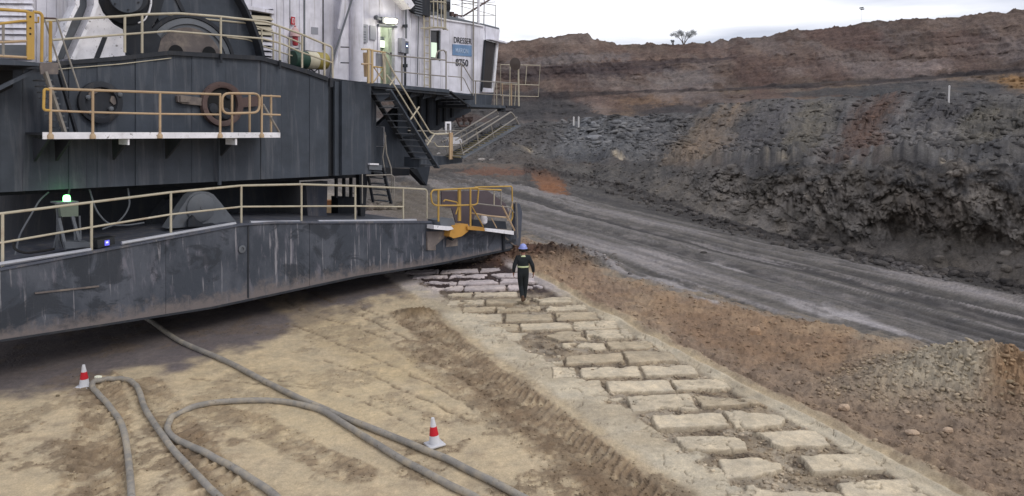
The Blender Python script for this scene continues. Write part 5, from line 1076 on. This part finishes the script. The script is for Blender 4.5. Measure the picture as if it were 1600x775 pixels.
for a in ((1180, 524, 22, 'angular brown rock on the verge right of the imprint, pointed top', .8, 1.5), (1319, 642, 19, 'pale rounded rock on the verge halfway down the imprint', .6, 1.9), (1481, 674, 17, 'pale lump on the verge below the grey heap', .7, 1.9),
          (1502, 715, 11, 'small dark stone lowest on the verge at the right', .7, .9), (1262, 541, 10, 'small white stone on the verge below the road bend', .6, 2.0), (1425, 680, 24, 'flat pale patchy rock near the lower right', .3, 1.7), (1348, 569, 9, 'small tan stone near the grey heap', .6, 1.7),
          (1435, 650, 12, 'pale stone between two others under the grey heap', .6, 1.7), (1250, 597, 12, 'tan stone beside the imprint ridge', .5, 1.6), (1478, 424, 13, 'pale round boulder at the foot of the bank', .8, 2.0), (1468, 408, 13, 'grey boulder just above the pale one at the bank foot', .8, 1.6), (1546, 440, 12, 'small pale boulder at the bank foot, right of the others', .7, 1.9),
          (1572, 412, 18, 'wide grey boulder under the dark hollow', .7, 1.7), (1062, 333, 11, 'square grey boulder where the bank meets the road', .8, 1.6), (1058, 250, 22, 'flat slab high on the bank edge', .35, 1.5), (842, 396, 12, 'pale stone in the brown heap beyond the worker', .7, 2.0), (862, 410, 10, 'pale stone low in the brown heap beyond the worker', .7, 1.9),
          (790, 392, 16, 'pale rock under the raised shoe tip', .8, 2.1), (800, 398, 12, 'second pale rock under the shoe tip, nearer the worker', .8, 1.9), (685, 240, 8, 'white stone far off below the boarding stair', .5, 3.2), (752, 252, 12, 'left white stone on the far floor under the boarding stair', .4, 3.6), (768, 251, 10, 'right white stone on the far floor under the boarding stair', .4, 3.6),
          (927, 199, 12, 'tall pale block at the top of the scree', .9, 1.9), (930, 218, 40, 'long pale slab lying slanted on the left scree', .22, 1.7), (965, 196, 16, 'pale block at the top of the scree right of the tallest', .5, 1.7), (1145, 262, 18, 'dark block on top of the bank', .6, 1.3), (152, 592, 12, 'white stone tucked inside the hose loop by the cone', .5, 3.2), (90, 618, 7, 'small black stone on the dark mud left of the cone', .7, .35), (1100, 393, 12, 'dark flat lump lying on the haul road', .35, .6), (880, 395, 9, 'dark stone in the brown heap', .6, .6), (984, 429, 8, 'small dark stone on the near edge of the road', .8, .6)): boulder(*a)
# ================================================================ MARKERS, MAST, TREE ON THE SKYLINE
WM = plain('white_marker_paint', 'd8d4d0', .6)
for px, y0_, y1_, lb in ((1482, 137, 162, 'tall white marker pole standing against the right highwall'), (896, 185, 198, 'shorter of two white pegs at the foot of the left highwall'), (903.5, 182, 199, 'taller of two white pegs at the foot of the left highwall')):
    p, _ = tp(px, y1_); hh = (y1_ - y0_) / F * p.y; m = MB(); m.tube([p - ZZ * .3, p + ZZ * hh], .09 if px > 1000 else .13, 8); m.lathe(p + ZZ * hh, [(.1 if px > 1000 else .14, 0), (.1 if px > 1000 else .14, .08), (0, .14)], ZZ, 8)
    tag(m.build('marker_pole', WM, smooth=True), lb, 'marker pole')
p, _ = tp(1346, 36.5); s = p.y / F
lm = thing('lighting_mast', p, 'thin mast with a two-tier lamp head on the skyline', 'light mast')
MB().tube([p - ZZ * .5, p + ZZ * 23 * s], .02, 6).build('mast', plain('pale_mast_paint', 'dcdce0', .5), lm, smooth=True)
for dx, dz, l in ((-.6, 23.5, 2.2), (.8, 21.3, 2.0)): 
    q = p + Vector((dx * s, 0, dz * s)); MB().hexa(q, l * s * 1.3, .12, .10, Vector((1, 0, .15)).normalized(), Vector((0, 1, 0))).build('lamp_bank', STEELD, lm)
# gum tree
def tree(px, py, hpx, wpx, label, seed, nm='gum_tree'):
    p, _ = tp(px, py); s = p.y / F; rnd = random.Random(seed); T = thing(nm, p, label, 'tree'); bark = BARK; tr = MB(); ends = []
    hh, ww = hpx * s, wpx * s
    for k in range(4):
        tipx = ww * (-.42 + .28 * k) + rnd.uniform(-.2, .2); pts = [p + Vector((rnd.uniform(-.2, .2), 0, -.3)), p + Vector((tipx * .25, rnd.uniform(-.3, .3), hh * .25)), p + Vector((tipx * .65, rnd.uniform(-.5, .5), hh * .55)), p + Vector((tipx, rnd.uniform(-.6, .6), hh * rnd.uniform(.78, .9)))]
        tr.tube(smooth_path(pts, 4), [.10 * (1 - i / 14) + .02 for i in range(13)], 6); ends += [pts[2], pts[3]]
        for b in range(3):
            a = pts[2]; e = a + Vector((rnd.uniform(-.25, .25) * ww, rnd.uniform(-.5, .5), rnd.uniform(.05, .3) * hh)); tr.tube([a, (a + e) / 2 + ZZ * .1, e], [.04, .03, .015], 5); ends.append(e)
    tr.build('trunk', bark, T, smooth=True); cw_ = MB()
    for e in ends:
        if rnd.random() < .15: continue
        R_ = ww * rnd.uniform(.10, .19)
        for q in range(int(170)):
            d = Vector((rnd.gauss(0, 1), rnd.gauss(0, 1), rnd.gauss(0, .7))).normalized() * R_ * rnd.random() ** .5; c_ = e + d; a = Vector((rnd.uniform(-1, 1), rnd.uniform(-1, 1), rnd.uniform(-1, 1))).normalized(); b = a.orthogonal().normalized(); l = rnd.uniform(.06, .15) * (hh / 3.4 if hh > 1.5 else .7)
            cw_.add([c_ - a * l, c_ + b * l * .45, c_ + a * l, c_ - b * l * .45], [(0, 1, 2, 3)])
    o = cw_.build('crown', LEAF, T); return T
BARK = paint('bark', '6b5f56', '4a403a', .4, .9, streak=False); LEAF = paint('haze_grey_leaves', 'a2a5a6', '8d9092', .5, .8, streak=False, bump=0)  # leaf colour paled to grey, painting the distance haze into it
tree(1068, 70, 23, 34, 'lone spreading gum tree on the skyline of the pit wall', 3)
tree(1052, 70.5, 8, 5, 'small shrub on the skyline just left of the gum tree', 5, 'shrub')
# ================================================================ THE WORKER
SKIN = plain('skin', '8a6353', .6); CLOTH = paint('dark_work_clothes', '24282b', '303437', .4, .9, streak=False, bump=.5, scale=3); HIVIS = plain('hi_vis_tape', 'c4cca0', .5); BOOT = paint('muddy_boot', '5a4538', '7a644e', .5, .9, streak=False); HELM = plain('violet_blue_helmet', '8d97d2', .4)
pg = gpt(817.5, 476); pg.z = .07
def skinned(name, verts, edges, radii, mat, par, root=0, lv=2):
    me = bpy.data.meshes.new(name); me.from_pydata([tuple(v) for v in verts], edges, []); o = bpy.data.objects.new(name, me); scene.collection.objects.link(o)
    sm = o.modifiers.new('s', 'SKIN'); 
    for i, r_ in enumerate(radii): me.skin_vertices[0].data[i].radius = r_ if isinstance(r_, tuple) else (r_, r_)
    me.skin_vertices[0].data[root].use_root = True; sb_ = o.modifiers.new('u', 'SUBSURF'); sb_.levels = lv; sb_.render_levels = lv
    dg = bpy.context.evaluated_depsgraph_get(); m2 = bpy.data.meshes.new_from_object(o.evaluated_get(dg)); bpy.data.objects.remove(o)
    m2.name = name; m2.materials.clear(); m2.materials.append(mat); m2.polygons.foreach_set('use_smooth', [True] * len(m2.polygons)); o = bpy.data.objects.new(name, m2); link(o, par); return o
# joints, facing +Y (away from the camera)
J = dict(pelvis=(0, 0, .95), waist=(0, .0, 1.07), chest=(0, .01, 1.25), upper=(0, .0, 1.40), neck=(0, .015, 1.49), head0=(0, .03, 1.57), head=(0, .04, 1.66),
         ls=(-.17, 0, 1.415), le=(-.285, -.04, 1.15), lw=(-.295, .02, .92), rs=(.17, 0, 1.415), re=(.30, -.04, 1.15), rw=(.325, .02, .92),
         lh=(-.085, 0, .89), lk=(-.065, .05, .50), la=(-.02, -.10, .13), rh=(.085, 0, .89), rk=(.075, .07, .49), ra=(.04, .10, .10))
def G(verts, edges):
    names = list(verts); ix = {n: i for i, n in enumerate(names)}; return [J[n] if n in J else verts[n] for n in names], [(ix[a], ix[b]) for a, b in edges], ix
# body: one continuous surface with fingers
bv = [J['pelvis'], J['waist'], J['chest'], J['upper'], J['neck'], J['head0'], J['head'], (0, .04, 1.72)]; be = [(i, i + 1) for i in range(7)]; br_ = [(.13, .1), (.12, .095), (.135, .10), (.12, .09), .05, .07, .085, .06]
def addv(v, r, p): bv.append(v); br_.append(r); be.append((p, len(bv) - 1)); return len(bv) - 1
for sgn, s_, e_, w_ in ((-1, 'ls', 'le', 'lw'), (1, 'rs', 're', 'rw')):
    a = addv(J[s_], .05, 3); a = addv(J[e_], .04, a); wx_, wy_, wz_ = J[w_]; a = addv(J[w_], .026, a); pm = addv((wx_, wy_ + .012, wz_ - .06), (.022, .034), a)
    for f in range(4):
        fy = wy_ + .04 - f * .02; l = (.062, .07, .066, .052)[f]; q = addv((wx_ - sgn * .002, fy, wz_ - .095), .0095, pm); q = addv((wx_ - sgn * .010, fy + .004, wz_ - .095 - l * .55), .009, q); addv((wx_ - sgn * .030, fy + .006, wz_ - .095 - l * .95), .0075, q)
    q = addv((wx_ - sgn * .012, wy_ + .045, wz_ - .045), .012, pm); addv((wx_ - sgn * .02, wy_ + .062, wz_ - .085), .010, q)
for h_, k_, a_ in (('lh', 'lk', 'la'), ('rh', 'rk', 'ra')):
    a = addv(J[h_], .075, 0); a = addv(J[k_], .05, a); addv(J[a_], .035, a)
man = skinned('person', bv, be, br_, SKIN, None, 0, 1); man.location = pg; man.rotation_euler = (0, 0, R(3))
tag(man, 'worker seen from behind walking over the printed mud in dark clothes and violet blue helmet', 'person')
# work clothes
cv_ = [J['pelvis'], J['waist'], J['chest'], J['upper'], (0, .01, 1.475)]; ce = [(0, 1), (1, 2), (2, 3), (3, 4)]; crr = [(.165, .125), (.155, .115), (.18, .125), (.165, .11), (.085, .08)]
def addc(v, r, p): cv_.append(v); crr.append(r); ce.append((p, len(cv_) - 1)); return len(cv_) - 1
mid = lambda a, b, t: tuple(a[i] * (1 - t) + b[i] * t for i in range(3))
for s_, e_, w_ in (('ls', 'le', 'lw'), ('rs', 're', 'rw')):
    a = addc(J[s_], .082, 3); a = addc(mid(J[s_], J[e_], .5), .068, a); a = addc(J[e_], .06, a); addc(mid(J[e_], J[w_], .95), .042, a)
for h_, k_, a_ in (('lh', 'lk', 'la'), ('rh', 'rk', 'ra')):
    a = addc(J[h_], .105, 0); a = addc(mid(J[h_], J[k_], .5), .092, a); a = addc(J[k_], .072, a); a = addc(mid(J[k_], J[a_], .5), .068, a); addc(J[a_], .06, a)
skinned('work_clothes', cv_, ce, [(r_[0] * 1.13, r_[1] * 1.1) if isinstance(r_, tuple) else r_ * 1.14 for r_ in crr], CLOTH, man)
def loc_lathe(nm, c_, prof, mat, seg=24, sx_=1, sy_=1):
    m = MB().lathe((0, 0, 0), prof, ZZ, seg); o = m.build(nm, mat, None, smooth=True); o.parent = man
    for v in o.data.vertices: v.co.x = v.co.x * sx_ + c_[0]; v.co.y = v.co.y * sy_ + c_[1]; v.co.z += c_[2]
    return o
loc_lathe('reflective_belt', (0, 0, 1.115), [(.176, 0), (.184, .008), (.184, .04), (.176, .048)], HIVIS, sx_=1.04, sy_=.80)
loc_lathe('reflective_collar', (0, .012, 1.452), [(.130, 0), (.118, .018), (.088, .036), (.080, .04)], HIVIS, sy_=.9)
loc_lathe('helmet', (0, .04, 1.70), [(.150, -.005), (.152, .006), (.128, .014), (.122, .05), (.104, .095), (.068, .128), (.03, .142), (.0, .145)], HELM, sx_=.94, sy_=1.12)
loc_lathe('ear_muff', (-.105, .03, 1.64), [(0, -.04), (.03, -.035), (.034, 0), (.03, .035), (0, .04)], CLOTH, 12); loc_lathe('ear_muff', (.105, .03, 1.64), [(0, -.04), (.03, -.035), (.034, 0), (.03, .035), (0, .04)], CLOTH, 12)
loc_lathe('hair', (0, .012, 1.60), [(0, -.03), (.06, -.02), (.088, .03), (.094, .09), (.08, .11)], plain('dark_hair', '2b221d', .8), 16, sx_=.95, sy_=1.0)
for sgn in (-.032, .032):                                           # face, turned away
    loc_lathe('eye', (sgn, .122, 1.655), [(0, -.012), (.011, -.005), (.013, 0), (.011, .005), (0, .012)], plain('eye_white', 'd8d4cc', .3), 10)
loc_lathe('nose', (0, .13, 1.62), [(.0, -.025), (.014, -.018), (.012, 0), (.006, .03)], SKIN, 10); loc_lathe('ear', (-.088, .03, 1.63), [(0, -.03), (.012, -.02), (.014, .01), (0, .03)], SKIN, 10); loc_lathe('ear', (.088, .03, 1.63), [(0, -.03), (.012, -.02), (.014, .01), (0, .03)], SKIN, 10)
loc_lathe('mouth', (0, .118, 1.583), [(0, -.006), (.02, -.003), (.02, .003), (0, .006)], plain('lips', '7a4a44', .5), 10)
for a_, yaw in (('la', 0), ('ra', 0)):
    x_, y_, z_ = J[a_]; heel = z_ - .085
    skinned('boot', [(x_, y_ - .01, z_ + .13), (x_, y_, z_ + .02), (x_, y_ - .015, z_ - .05), (x_, y_ + .10, z_ - .055), (x_, y_ + .18, z_ - .055)], [(0, 1), (1, 2), (2, 3), (3, 4)], [.062, .056, .05, .046, .038], BOOT, man)
loc_lathe('arm_patch', (.215, -.055, 1.37), [(0, -.02), (.02, -.01), (.02, .01), (0, .02)], HIVIS, 8)
